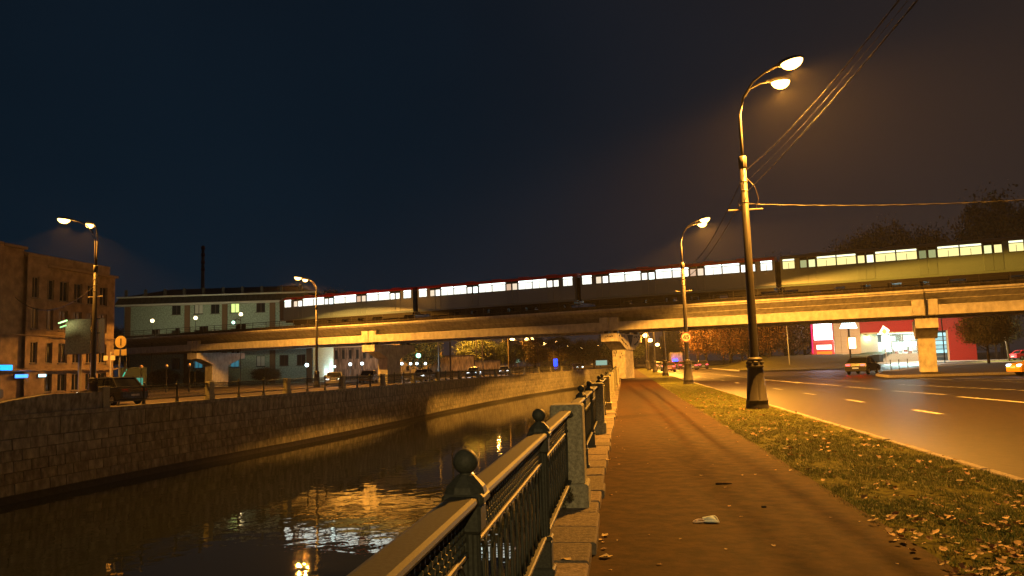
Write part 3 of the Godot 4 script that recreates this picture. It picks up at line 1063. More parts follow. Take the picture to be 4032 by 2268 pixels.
func lamp_post(label: String, at: Vector3, turn: float, group: String, e: float, cut := 77.7, tilt := 0.2, spill := 0.018, tone := SODIUM) -> Node3D:
	var paint := M(lin(0.06, 0.055, 0.05), 0.5, "fine", 0.5, "grain", 0.06)
	var root := thing("street_lamp", label, "street lamp", at, turn, group)
	var st := S(false)
	lathe(st, [Vector2(0.36, -0.1), Vector2(0.36, 0.05), Vector2(0.345, 0.1), Vector2(0.33, 0.22), Vector2(0.345, 0.235), Vector2(0.345, 0.27), Vector2(0.32, 0.29), Vector2(0.235, 1.28)], 28)
	put("base", st, paint, root)
	st = S(false)
	lathe(st, [Vector2(0.235, 1.28), Vector2(0.275, 1.30), Vector2(0.275, 1.35), Vector2(0.25, 1.37), Vector2(0.23, 1.52), Vector2(0.245, 1.545), Vector2(0.225, 1.58), Vector2(0.14, 1.62)], 28)
	var collar := put("collar", st, paint, root)
	st = S()
	for k in 8:
		var a := TAU * k / 8
		bbox(st, Vector3(cos(a) * 0.246, 1.445, sin(a) * 0.246), Vector3(0.05, 0.085, 0.13), 0.015, Basis(Vector3.UP, -a))
	put("collar_panel", st, M(lin(0.03, 0.028, 0.025), 0.6), collar)
	st = S(false)
	lathe(st, [Vector2(0.14, 1.6), Vector2(0.128, 4.0), Vector2(0.104, 8.05), Vector2(0.0, 8.06)], 20)
	put("pole", st, paint, root)
	st = S(false)
	lathe(st, [Vector2(0.106, 7.72), Vector2(0.132, 7.74), Vector2(0.132, 8.12), Vector2(0.11, 8.14), Vector2(0.0, 8.14)], 18)
	put("clamp", st, paint, root)
	for y: float in [7.0, 7.3, 6.62]:
		st = S(false)
		lathe(st, [Vector2(0.112, y - 0.03), Vector2(0.122, y - 0.02), Vector2(0.122, y + 0.02), Vector2(0.112, y + 0.03)], 16)
		put("strap", st, M(lin(0.12, 0.11, 0.1), 0.4), root)
	for s: float in [1.0, -1.0]:
		st = S(false)
		var pts := [Vector3(0, 8.1, 0.045 * s), Vector3(0.0, 8.9, 0.06 * s)]
		var ctl := [Vector3(0.0, 9.5, 0.08 * s), Vector3(0.14, 10.1, 0.17 * s), Vector3(0.42, 10.5, 0.33 * s), Vector3(0.8, 10.73, 0.52 * s), Vector3(1.2, 10.84, 0.72 * s)]
		pts.append_array(ctl)
		tube(st, pts, [0.045, 0.042, 0.04, 0.038, 0.034, 0.032, 0.03], 10)
		put("arm", st, paint, root)
		head_at(root, Vector3(1.5, 10.86, 0.87 * s), -atan2(0.46 * s, 0.89), e, cut, tilt, spill, tone)
	return root

func cross_bar(root: Node3D, y: float) -> void:
	var st := S()
	bbox(st, Vector3(0, y, 0), Vector3(1.1, 0.05, 0.05), 0.01)
	put("cross_bar", st, M(lin(0.2, 0.17, 0.14), 0.6), root)

func lamps() -> void:
	var near_group := "twin-arm street lamps along the verge"
	var first := lamp_post("tall twin-arm street lamp with flared base on the verge, nearest", Vector3(4.12, 0, -25.6), 0.0, near_group, LAMP)
	cross_bar(first, 6.38)
	var st := S()
	tube(st, [Vector3(0.1, 7.4, 0.05), Vector3(0.32, 7.1, 0.1), Vector3(0.42, 6.7, 0.06), Vector3(0.33, 6.4, 0.03)], [0.012], 5)
	tube(st, [Vector3(-0.1, 6.9, 0.0), Vector3(-0.22, 6.65, 0.0), Vector3(-0.18, 6.5, 0.05), Vector3(0.0, 6.6, 0.1)], [0.012], 5)
	put("loose_wire", st, M(lin(0.04, 0.035, 0.03), 0.6), first)
	var second := lamp_post("twin-arm street lamp on the verge carrying the round speed limit sign", Vector3(4.2, 0, -53.0), 0.0, near_group, LAMP)
	cross_bar(second, 6.2)
	speed_sign(Vector3(4.2 - 0.02, 3.1, -53.0 + 0.19))
	for k in 4:
		var z := -83.5 - 27.4 * k
		lamp_post("twin-arm street lamp beyond the viaduct, %s past the white pier" % nth(k), Vector3(4.3 + bend(z), 0, z), -0.05 * k, near_group, LAMP)
	var order := 0
	for p in [[9.6, -280.0, 10.5], [13.1, -336.0, 10.2], [19.2, -408.0, 9.7]]:
		far_lamp("orange street lamp seen under the viaduct past the white pier, %s from left" % nth(order), Vector3(p[0], 0, p[1]), p[2], "far lamps right of the white pier", 1.7)
		order += 1
	lamp_post("twin-arm street lamp behind the camera on the verge", Vector3(4.12, 0, 29.0), 0.0, near_group, LAMP * 0.44, 79.0, 0.0, 0.022, Color(1.0, 0.66, 0.24))
	var lg := "twin-arm street lamps on the far bank"
	var a := lamp_post("street lamp on the far bank furthest left, by the brown building", Vector3(-30.3, 0, -41.1), PI - 0.2, lg, LAMP * 0.34, 64.0, 0.0, 0.03)
	cross_bar(a, 6.3)
	lamp_post("street lamp on the far bank in front of the viaduct's bright girder", Vector3(-30.0, 0, -73.4), PI, lg, LAMP * 0.42, 78.0, 0.0, 0.05)
	var n := 0
	for q in [Vector3(-28.6, 0, -119.0), Vector3(-27.5, 0, -144.8), Vector3(-29.6, 0, -190.8), Vector3(-30.6, 0, -247.0)]:
		lamp_post("street lamp on the far bank beyond the viaduct, %s past it" % nth(n), q, PI - 0.1, lg, LAMP * (0.24 if n == 0 else 0.8), 77.0, 0.1)
		n += 1
	# cables along and across the road
	var wire := M(lin(0.03, 0.027, 0.022), 0.6)
	cable("overhead cable from the nearest lamp post, upper of two lengthwise strands", Vector3(4.2, 7.66, -25.5), Vector3(4.5, 7.7, 1.8), 0.78, 0.013, wire)
	cable("overhead cable from the nearest lamp post, lower of two lengthwise strands", Vector3(4.24, 7.0, -25.5), Vector3(4.9, 7.5, 1.8), 0.42, 0.013, wire)
	cable("thin overhead wire between the two lengthwise cable strands", Vector3(4.2, 7.3, -25.5), Vector3(4.65, 7.55, 1.8), 0.6, 0.006, wire)
	cable("twisted overhead cable crossing the road from the nearest lamp post", Vector3(4.2, 6.56, -25.6), Vector3(21.0, 6.6, -25.2), 0.42, 0.016, wire)
	cable("overhead cable between the nearest and the second lamp post, upper", Vector3(4.2, 7.66, -25.7), Vector3(4.2, 7.66, -52.9), 0.7, 0.016, wire)
	cable("overhead cable between the nearest and the second lamp post, lower", Vector3(4.2, 7.0, -25.7), Vector3(4.2, 7.0, -52.9), 0.5, 0.016, wire)
	cable("overhead cable from the left far-bank lamp towards the brown building", Vector3(-30.4, 6.9, -41.1), Vector3(-47.9, 8.2, -55.5), 1.2, 0.024, wire)

func cable(label: String, a: Vector3, b: Vector3, sag: float, r: float, m: Material) -> void:
	var st := S(false)
	var n := 260
	var d := (b - a).normalized()
	var side := d.cross(Vector3.UP).normalized()
	var up := side.cross(d)
	for strand in 2:                 # two strands wound round each other
		var pts := []
		for i in n + 1:
			var t := float(i) / n
			var w := t * a.distance_to(b) * 5.2 + PI * strand
			pts.append(a.lerp(b, t) + Vector3.DOWN * sag * 4.0 * t * (1.0 - t) + (side * cos(w) + up * sin(w)) * r * 0.62)
		tube(st, pts, [r * 0.62], 5)
	tag(put("overhead_cable", st, m), label, "cable", "cables between the lamp posts")

func flat_text(parent: Node3D, called: String, text: String, h: float, at: Transform3D, m: Material, deep := 0.01) -> void:
	var f := SystemFont.new()
	f.font_names = PackedStringArray(["Droid Sans"])
	f.font_weight = 700
	var tm := TextMesh.new()
	tm.text = text
	tm.font = f
	tm.font_size = 64
	tm.pixel_size = h / 46.0
	tm.depth = deep
	var o := MeshInstance3D.new()
	o.mesh = tm
	o.material_override = m
	o.transform = at
	add(o, called, parent)

func disc(st: SurfaceTool, r: float, z0: float, z1: float, n := 32, c := Vector3.ZERO) -> void:
	lathe(st, [Vector2(0, z0), Vector2(r, z0), Vector2(r, z1), Vector2(0, z1)], n, c, Basis(Vector3(1, 0, 0), PI / 2))

func speed_sign(at: Vector3) -> void:
	var root := thing("speed_limit_sign", "round speed limit sign reading 45 with a thin red ring on a lamp post", "road sign", at, 0.0)
	var st := S()
	disc(st, 0.33, -0.012, 0.0)
	put("back_plate", st, M(lin(0.45, 0.45, 0.45), 0.5), root)
	st = S()
	disc(st, 0.325, 0.0, 0.006)
	put("red_ring", st, M(lin(0.42, 0.03, 0.03), 0.4), root)
	st = S()
	disc(st, 0.275, 0.006, 0.010)
	put("white_face", st, M(lin(0.72, 0.74, 0.70), 0.4), root)
	flat_text(root, "number", "45", 0.28, Transform3D(Basis.IDENTITY, Vector3(0, 0, 0.014)), M(lin(0.03, 0.04, 0.04), 0.5), 0.006)
	st = S()
	bbox(st, Vector3(0, 0.12, -0.09), Vector3(0.05, 0.05, 0.16), 0.008)
	bbox(st, Vector3(0, -0.12, -0.09), Vector3(0.05, 0.05, 0.16), 0.008)
	put("bracket", st, M(lin(0.2, 0.2, 0.2), 0.5), root)

# ------------------------------------------------------------------ buildings on the left
# wall with windows: cols = [x centre], rows = [y bottom], each w by h; windows become frame > pane
func facade(root: Node3D, called: String, at: Transform3D, w: float, h: float, holes: Array, wall_m: Material, frame_m: Material, panes: Callable) -> MeshInstance3D:
	var st := S()
	pierced(st, w, h, holes, 0.22)
	var o := put(called, st, wall_m, root)
	o.transform = at
	for i in holes.size():
		var r: Rect2 = holes[i]
		var c := r.get_center()
		st = S()
		var f := 0.07
		box(st, Vector3(r.position.x + f / 2, c.y, -0.15), Vector3(f, r.size.y, 0.07))
		box(st, Vector3(r.end.x - f / 2, c.y, -0.15), Vector3(f, r.size.y, 0.07))
		box(st, Vector3(c.x, r.position.y + f / 2, -0.15), Vector3(r.size.x - 2 * f, f, 0.07))
		box(st, Vector3(c.x, r.end.y - f / 2, -0.15), Vector3(r.size.x - 2 * f, f, 0.07))
		box(st, Vector3(c.x, c.y, -0.15), Vector3(0.06, r.size.y - 2 * f, 0.06))
		bbox(st, Vector3(c.x, r.position.y - 0.04, 0.05), Vector3(r.size.x + 0.2, 0.07, 0.16), 0.015)
		var win := put("window", st, frame_m, o)
		st = S()
		box(st, Vector3(c.x, c.y, -0.19), Vector3(r.size.x - 0.02, r.size.y - 0.02, 0.02))
		put_pane(win, st, panes.call(i))
	return o

func put_pane(win: Node3D, st: SurfaceTool, m: Material) -> void:
	put("pane", st, m, win)

func left_buildings() -> void:
	var plaster := M(lin(0.29, 0.21, 0.145), 0.9, "plaster", 6.0)
	var frame := M(lin(0.16, 0.13, 0.10), 0.6)
	var glass := M(lin(0.012, 0.013, 0.015), 0.06)
	var curtain := M(lin(0.20, 0.14, 0.07), 0.25)
	var root := thing("office_building", "brown four-storey building at the left edge, facing the river road", "building", Vector3(-48, 0, 0))
	# facade plane x = -48, seen from +x: local x runs towards -z
	var turn := Basis(Vector3.UP, PI / 2)
	var parts := [[-34.0, -53.9, 12.3], [-53.9, -56.4, 12.25], [-56.4, -58.65, 11.75], [-58.65, -67.9, 11.1]]
	var cols := [-36.5, -39.6, -42.7, -45.8, -48.9, -51.6, -57.35, -59.35, -61.1, -62.85, -64.6, -66.3]
	for i in parts.size():
		var z0: float = parts[i][0]
		var w: float = z0 - parts[i][1]
		var holes := []
		for cz: float in cols:
			if cz < z0 and cz > parts[i][1]:
				for y: float in [2.95, 5.75, 8.3]:
					var ww := 0.75 if i == 2 else 1.05
					holes.append(Rect2(z0 - cz - ww / 2, y, ww, 1.75))
				if i != 2:
					holes.append(Rect2(z0 - cz - 0.55, 0.55, 1.1, 1.5))
		var pick := func(k: int) -> Material: return curtain if (k % 4 == 1 and i >= 2) else glass
		facade(root, "wall", Transform3D(turn, Vector3(0.35 if i == 0 or i == 2 else 0.0, 0, z0)), w, parts[i][2], holes, plaster, frame, pick)
	var st := S()
	box(st, Vector3(-9.2, 6.1, -51.2), Vector3(17.6, 12.1, 33.0))
	put("rear_block", st, plaster, root)
	for i in parts.size():
		st = S()
		bbox(st, Vector3(-0.6, parts[i][2] + 0.03, (parts[i][0] + parts[i][1]) / 2), Vector3(2.0, 0.22, parts[i][0] - parts[i][1] - 0.02), 0.03)
		put("parapet_cap", st, M(lin(0.22, 0.16, 0.11), 0.9), root)
	st = S()
	bbox(st, Vector3(0.45, 2.4, -60.0), Vector3(0.16, 0.18, 15.6), 0.03)
	bbox(st, Vector3(0.42, 5.2, -60.0), Vector3(0.10, 0.10, 15.6), 0.03)
	put("string_course", st, plaster, root)
	st = S()
	tube(st, [Vector3(-3, 11, -66.5), Vector3(-3, 12.6, -66.5)], [0.03], 6)
	tube(st, [Vector3(-3, 12.1, -65.9), Vector3(-3, 12.1, -67.1)], [0.02], 6)
	tube(st, [Vector3(-3, 12.45, -66.1), Vector3(-3, 12.45, -66.9)], [0.02], 6)
	bbox(st, Vector3(-2.6, 11.5, -65.8), Vector3(0.7, 0.8, 0.8), 0.05)
	put("roof_aerial", st, frame, root)
	# lit shop signs on its ground floor
	lit_box("shop_sign", "cyan lit shop sign at the very left edge on the brown building", Vector3(-47.45, 2.6, -53.9), Vector3(0.16, 0.48, 1.9), Color(0.10, 0.62, 1.0), 2.2, "lit shop signs on the brown building", Vector3(1, 0, 0), 7.0)
	lit_box("shop_sign", "blue-white lit shop sign, middle of three on the brown building", Vector3(-47.72, 1.92, -56.1), Vector3(0.16, 0.34, 1.4), Color(0.22, 0.50, 1.0), 3.4, "lit shop signs on the brown building", Vector3(1, 0, 0), 8.0)
	lit_box("shop_sign", "small white lit shop sign, right one of three on the brown building", Vector3(-47.6, 1.92, -58.2), Vector3(0.16, 0.28, 0.9), Color(0.72, 0.95, 1.0), 3.0, "lit shop signs on the brown building", Vector3(1, 0, 0), 7.0)
	billboard()
	round_signs()
	greenish_office()
	# chimney with dark bands, far behind
	root = thing("factory_chimney", "tall thin factory chimney with dark bands far behind the pale office", "chimney", Vector3(-106.5, 0, -185.5))
	st = S(false)
	lathe(st, [Vector2(0.7, 0), Vector2(0.34, 34.8), Vector2(0.26, 34.8), Vector2(0.26, 34.0), Vector2(0, 34.0)], 18)
	put("shaft", st, M(lin(0.16, 0.13, 0.11), 0.9, "streak", 4.0), root)
	for y: float in [28.6, 30.5, 32.4, 34.2]:
		st = S(false)
		lathe(st, [Vector2(0.42, y - 0.4), Vector2(0.48, y - 0.38), Vector2(0.47, y + 0.4), Vector2(0.4, y + 0.42)], 18)
		put("band", st, M(lin(0.05, 0.02, 0.02), 0.9), root)

func lit_box(called: String, label: String, at: Vector3, s: Vector3, c: Color, e: float, group: String, out: Vector3, lamp: float) -> Node3D:
	var root := thing(called, label, "lit sign", at, 0.0, group)
	var st := S()
	bbox(st, Vector3.ZERO, s, 0.02)
	put("case", st, M(lin(0.1, 0.1, 0.1), 0.5), root)
	st = S()
	var face := s - Vector3.ONE * 0.06
	var th := Vector3(0.02, 0.02, 0.02)
	var ax := 0 if absf(out.x) > 0.5 else 2
	face[ax] = 0.02
	bbox(st, out * (s[ax] / 2 + 0.012), face, 0.006)
	put("lit_face", st, glow(c, e), root)
	var b := Basis.looking_at(out, Vector3.UP)
	area(root, Transform3D(b, out * (s[ax] / 2 + 0.05)), Vector2(s.z if ax == 0 else s.x, s.y), c, lamp)
	return root

func billboard() -> void:
	var root := thing("billboard", "two-sided billboard on two tall legs in front of the brown building", "billboard", Vector3(-41.2, 0, -55.0), 0.12)
	var steel := M(lin(0.26, 0.22, 0.16), 0.6, "fine", 0.8)
	var st := S()
	for x: float in [-0.45, 0.5]:
		st = S()
		tube(st, [Vector3(x, 0, 0), Vector3(x, 5.2, 0)], [0.13], 10)
		put("leg", st, steel, root)
	st = S()
	bbox(st, Vector3(-0.45, 4.82, 0.35), Vector3(2.0, 2.7, 0.12), 0.02)
	put("front_panel", st, M(lin(0.30, 0.27, 0.19), 0.6, "patch", 2.0), root)
	var side := Transform3D(Basis(Vector3.UP, -0.5), Vector3(1.15, 4.82, 0.2))
	for k in 6:
		st = S()
		bbox(st, Vector3(-0.5 + 0.21 * k, 0, 0), Vector3(0.15, 2.66, 0.06), 0.01)
		put("vertical_slat", st, M(lin(0.42, 0.32, 0.2), 0.6, "fine", 0.8), root).transform = side
	for y: float in [3.5, 5.05, 6.15]:
		st = S()
		bbox(st, Vector3(-0.1, y, 0.22), Vector3(2.6, 0.07, 0.07), 0.01)
		put("frame_bar", st, M(lin(0.03, 0.028, 0.025), 0.6), root)
	for k in 2:
		st = S()
		bbox(st, Vector3(-1.32 + 0.1 * k, 5.95 - 0.36 * k, 0.95 + 0.1 * k), Vector3(0.72 - 0.2 * k, 0.10, 0.14), 0.03, Basis(Vector3(0, 0, 1), 0.3))
		put("flood_light", st, glow(Color(0.70, 1.0, 0.62), 2.0 - k), root)
	omni(root, Vector3(-1.25, 5.9, 1.25), Color(1.0, 1.0, 0.72), 1.2, 0.1, 40)
	st = S()
	tube(st, [Vector3(-1.2, 6.1, 0.4), Vector3(-1.28, 6.02, 0.95)], [0.03], 6)
	put("light_arm", st, steel, root)

func round_signs() -> void:
	var root := thing("traffic_sign_post", "tan round traffic sign above two small plates on a post by the far railing", "road sign", Vector3(-30.1, 0, -43.3))
	var face := M(lin(0.55, 0.42, 0.2), 0.5, "fine", 0.5)
	var grey := M(lin(0.3, 0.28, 0.25), 0.5)
	var st := S()
	tube(st, [Vector3(-0.1, 0, 0), Vector3(-0.1, 4.05, 0)], [0.05], 8)
	put("post", st, grey, root)
	st = S()
	tube(st, [Vector3(0.22, 1.9, -0.1), Vector3(0.22, 3.9, -0.1)], [0.045], 8)
	put("post", st, M(lin(0.05, 0.045, 0.04), 0.6), root)
	st = S()
	disc(st, 0.37, 0.07, 0.09, 28, Vector3(0, 3.72, 0))
	put("round_plate", st, face, root)
	st = S()
	bbox(st, Vector3(0.02, 3.72, 0.098), Vector3(0.07, 0.42, 0.012), 0.004)
	put("dark_mark", st, M(lin(0.04, 0.03, 0.02), 0.6), root)
	for x: float in [-0.24, 0.22]:
		st = S()
		bbox(st, Vector3(x, 3.08, 0.08), Vector3(0.36, 0.36, 0.02), 0.006)
		put("square_plate", st, face, root)
	root = thing("plate_pair", "two small pale square plates on the left lamp post's neighbour pole", "sign", Vector3(-32.0, 0, -45.0))
	st = S()
	tube(st, [Vector3(0, 0, 0), Vector3(0, 3.2, 0)], [0.04], 8)
	put("post", st, grey, root)
	for x: float in [-0.3, 0.2]:
		st = S()
		bbox(st, Vector3(x, 2.82, 0.06), Vector3(0.3, 0.3, 0.02), 0.006)
		put("square_plate", st, M(lin(0.5, 0.42, 0.3), 0.5), root)

func greenish_office() -> void:
	# three storeys, long front turned towards the river; its own frame: x along the front, z towards us
	var a := Vector3(-69.6, 0, -100.6)
	var turn := 0.1387
	var pale := M(lin(0.36, 0.50, 0.44), 0.9, "fine", 4.0)
	var white := M(lin(0.60, 0.64, 0.60), 0.8, "fine", 1.5)
	var brown := M(lin(0.19, 0.13, 0.085), 0.9, "fine", 1.0)
	var roof_m := M(lin(0.045, 0.05, 0.048), 0.8, "streak", 1.5)
	var frame := M(lin(0.04, 0.045, 0.045), 0.5)
	var glass := M(lin(0.012, 0.016, 0.018), 0.08)
	var blind := M(lin(0.45, 0.5, 0.5), 0.6)
	var root := thing("pale_office", "long pale green three-storey office with a dark hipped roof behind the viaduct", "building", a, turn)
	var W := 26.6
	var holes := []
	for x: float in [7.35, 10.5, 12.85, 15.65, 19.3, 22.6, 25.0]:
		holes.append(Rect2(x - 0.62, 10.15, 1.25, 1.5))
		holes.append(Rect2(x - 0.62, 6.4, 1.25, 1.5))
		holes.append(Rect2(x - 0.62, 2.5, 1.25, 1.5))
	var pick := func(k: int) -> Material:
		if k == 9: return glow(Color(0.86, 0.95, 0.55), 1.25)
		if k in [5, 11]: return glow(Color(0.35, 0.75, 0.85), 0.28)
		return blind if k in [7, 14, 3] else glass
	facade(root, "front_wall", Transform3D.IDENTITY, W, 12.0, holes, pale, frame, pick)
	var st := S()
	box(st, Vector3(W / 2, 6.0, -6.6), Vector3(W - 0.04, 11.98, 12.6))
	put("body", st, pale, root)
	for x: float in [0.55, 8.95, 14.25, 21.0, 26.15]:
		st = S()
		bbox(st, Vector3(x, 6.0, 0.06), Vector3(0.75, 11.9, 0.2), 0.02)
		put("pilaster", st, brown, root)
	st = S()
	bbox(st, Vector3(W / 2, 11.55, 0.5), Vector3(W + 1.6, 0.26, 1.1), 0.03)
	put("cornice", st, white, root)
	st = S()
	quad(st, Vector3(-0.9, 11.7, 1.05), Vector3(W + 0.9, 11.7, 1.05), Vector3(W + 0.4, 12.75, 0.55), Vector3(-0.4, 12.75, 0.55))
	quad(st, Vector3(W + 0.9, 11.7, 1.05), Vector3(W + 0.9, 11.7, -13), Vector3(W + 0.4, 12.75, -13), Vector3(W + 0.4, 12.75, 0.55))
	quad(st, Vector3(-0.9, 11.7, -13), Vector3(-0.9, 11.7, 1.05), Vector3(-0.4, 12.75, 0.55), Vector3(-0.4, 12.75, -13))
	quad(st, Vector3(-0.4, 12.75, 0.55), Vector3(W + 0.4, 12.75, 0.55), Vector3(W - 4, 14.4, -6), Vector3(4, 14.4, -6))
	quad(st, Vector3(W + 0.4, 12.75, 0.55), Vector3(W + 0.4, 12.75, -13), Vector3(W - 4, 14.4, -6.5), Vector3(W - 4, 14.4, -6))
	put("roof", st, roof_m, root)
	st = S()
	bbox(st, Vector3(W / 2, 12.72, 0.7), Vector3(W + 1.4, 0.2, 0.36), 0.03)
	put("gutter", st, white, root)
	st = S()
	bbox(st, Vector3(W / 2, 5.25, 0.95), Vector3(W, 0.34, 1.9), 0.03)
	put("canopy", st, white, root)
	for k in 10:
		st = S()
		bbox(st, Vector3(0.3 + k * 2.75, 13.35, 0.15), Vector3(0.34, 0.95, 0.34), 0.03)
		put("vent_pipe", st, frame, root)
	# lamps on posts between the viaduct and the office
	var proto: Node3D = null
	var spots := [[Vector3(-59.9, 0, -92.3), 8.7, "left"], [Vector3(-54.4, 0, -93.1), 8.9, "middle"], [Vector3(-48.6, 0, -93.9), 9.2, "right"]]
	for p in spots:
		var lab := "bright lamp on a thin post before the pale office, %s of three" % p[2]
		var l := globe_lamp(lab, p[0], p[1], 0.24, Color(1.0, 0.90, 0.66), 5.0, 13.0, "lamps before the pale office")
	omni(root, Vector3(16.5, 8.6, 2.9), Color(0.62, 1.0, 0.86), 26.0, 0.2, 60)
	st = S()
	ball(st, Vector3(16.5, 8.6, 2.9), Vector3.ONE * 0.23, 12)
	put("yard_lamp", st, glow(Color(0.75, 1.0, 0.9), 3.0), root)
	st = S()
	tube(st, [Vector3(16.5, 8.8, 2.9), Vector3(16.5, 9.2, 1.4), Vector3(16.5, 9.0, 0.0)], [0.05], 6)
	put("lamp_bracket", st, frame, root)

func globe_lamp(label: String, at: Vector3, h: float, r: float, c: Color, e: float, lamp: float, group: String) -> Node3D:
	var root := thing("globe_lamp", label, "lamp", at, 0.0, group)
	var st := S(false)
	lathe(st, [Vector2(0.1, 0), Vector2(0.09, 0.4), Vector2(0.045, 0.5), Vector2(0.035, h - r), Vector2(0.09, h - r + 0.01), Vector2(0.07, h - r + 0.06)], 10)
	put("post", st, M(lin(0.05, 0.048, 0.045), 0.6), root)
	st = S(false)
	ball(st, Vector3(0, h, 0), Vector3.ONE * r, 14)
	put("globe", st, glow(c, e) if e > 0.0 else M(lin(0.55, 0.42, 0.28), 0.4), root)
	st = S(false)
	lathe(st, [Vector2(r * 0.45, h + r * 0.86), Vector2(r * 0.3, h + r * 1.12), Vector2(0, h + r * 1.2)], 10)
	put("cap", st, M(lin(0.05, 0.048, 0.045), 0.6), root)
	if lamp > 0.0:
		omni(root, Vector3(0, h, 0), c, lamp, r * 0.6, 60)
	return root

# ------------------------------------------------------------------ right of the road
func right_side() -> void:
	var lawn := M(lin(0.13, 0.19, 0.04), 0.95, "soil", 2.4, "grain", 0.25)
	var dirt := M(lin(0.11, 0.085, 0.03), 0.95, "soil", 2.2, "grain", 0.25)
	var st := S()
	slab(st, PackedVector2Array([Vector2(18.6, -58.5), Vector2(19.4, -64), Vector2(22.6, -73), Vector2(29, -86), Vector2(40, -105), Vector2(66, -140), Vector2(150, -175), Vector2(160, -110), Vector2(80, -66), Vector2(40, -60), Vector2(27, -58.8)]), 0.03, 0.16)
	structure(put("grass_island", st, dirt))
	st = S()
	slab(st, PackedVector2Array([Vector2(33, -95), Vector2(39.5, -105.5), Vector2(64, -139.5), Vector2(110, -160), Vector2(150, -172), Vector2(150, -150), Vector2(90, -128), Vector2(55, -106)]), 0.035, 0.02)
	structure(put("shop_lawn", st, lawn))
	var paving := M(lin(0.33, 0.32, 0.29), 0.8, "patch", 1.5)
	st = S()
	slab(st, PackedVector2Array([Vector2(23.4, -75.4), Vector2(28, -84), Vector2(33, -93), Vector2(39.5, -104.5), Vector2(48, -113), Vector2(62, -122), Vector2(100, -135), Vector2(100, -131), Vector2(62, -116), Vector2(46, -104), Vector2(36, -93), Vector2(29, -83), Vector2(24.6, -75)]), 0.045, 0.04)
	structure(put("pavement", st, paving))
	st = S()
	slab(st, PackedVector2Array([Vector2(36, -144.6), Vector2(80, -149), Vector2(80, -140), Vector2(64, -138.6), Vector2(36, -139)]), 0.05, 0.1)
	structure(put("shop_forecourt", st, paving))
	# low kerbs round the island
	var kerb := M(lin(0.30, 0.28, 0.25), 0.8, "patch", 1.0)
	var edge := [Vector2(80, -66), Vector2(40, -60), Vector2(27, -58.8), Vector2(18.6, -58.5), Vector2(19.4, -64), Vector2(22.6, -73), Vector2(29, -86), Vector2(40, -105), Vector2(66, -140)]
	var ring := Node3D.new()
	add(ring, "island_kerb")
	structure(ring)
	for i in edge.size() - 1:
		var a: Vector2 = edge[i]
		var b: Vector2 = edge[i + 1]
		var l := a.distance_to(b)
		var n := maxi(1, int(l / 2.0))
		for k in n:
			var p := a.lerp(b, (k + 0.5) / n)
			st = S()
			bbox(st, Vector3.ZERO, Vector3(l / n - 0.015, 0.22, 0.16), 0.02)
			put("kerb_stone", st, kerb, ring).transform = Transform3D(Basis(Vector3.UP, atan2(-(b - a).y, (b - a).x)), Vector3(p.x, -0.05, p.y))
	mound()
	shop()
	totem()
	priority_sign()
	advert_pole()
	# thin grey post standing at the mouth of the side street
	st = S(false)
	tube(st, [Vector3(0, -0.1, 0), Vector3(-0.1, 7.0, 0)], [0.075, 0.06], 10)
	var p := put("grey_post", st, M(lin(0.30, 0.31, 0.31), 0.5))
	p.position = Vector3(23.2, 0, -114.5)
	tag(p, "thin grey post at the mouth of the side street before the autumn trees", "post")
	st = S(false)
	tube(st, [Vector3(0, 0, 0), Vector3(-0.5, 6.6, 0)], [0.13, 0.1], 10)
	p = put("concrete_pole", st, M(lin(0.27, 0.30, 0.29), 0.7, "streak", 1.0))
	p.position = Vector3(54.0, 0.03, -119.0)
	tag(p, "leaning grey concrete pole right of the round dark tree", "post")
	var added_lamp := thing("pole_with_added_lamp", "dark pole with an added unseen lamp head on the pavement just right of the tan bridge pier", "street lamp", Vector3(46.6, 0.04, -122.0), -0.35)  # dark pole; its lamp head is added, unseen behind the girder
	st = S(false)
	tube(st, [Vector3(0, 0, 0), Vector3(0, 8.9, 0), Vector3(0.0, 9.2, -0.3), Vector3(0, 9.25, -1.2)], [0.08, 0.07, 0.06, 0.05], 8)
	put("pole", st, M(lin(0.02, 0.02, 0.02), 0.5), added_lamp)
	st = S()
	bbox(st, Vector3(0, 9.27, -1.5), Vector3(0.5, 0.12, 0.9), 0.04)
	put("lamp_head", st, M(lin(0.05, 0.05, 0.05), 0.5), added_lamp)
	st = S()
	bbox(st, Vector3(0, 9.2, -1.5), Vector3(0.4, 0.05, 0.8), 0.01)
	put("lens", st, glow(Color(1.0, 0.9, 0.7), 8.0), added_lamp)
	area(added_lamp, Transform3D(Basis(Vector3.RIGHT, -PI / 2 + 0.45), Vector3(0, 9.1, -1.5)), Vector2(0.4, 0.8), Color(1.0, 0.82, 0.62), 3000.0)  # added light that brightens the shop front
	for k in 3:
		st = S()
		bbox(st, Vector3(0, 0.5, 0), Vector3(0.07, 1.0, 0.07), 0.012)
		bbox(st, Vector3(0, 1.0, 0), Vector3(0.1, 0.03, 0.1), 0.008)
		p = put("short_bollard", st, M(lin(0.06, 0.055, 0.05), 0.6))
		p.position = [Vector3(24.7, 0.0, -77.2), Vector3(26.3, 0.0, -79.8), Vector3(29.4, 0.0, -86.6)][k]
		tag(p, "short dark bollard at the pavement edge behind the black car, %s" % ["nearest", "middle one", "furthest"][k], "bollard", "bollards at the pavement edge")

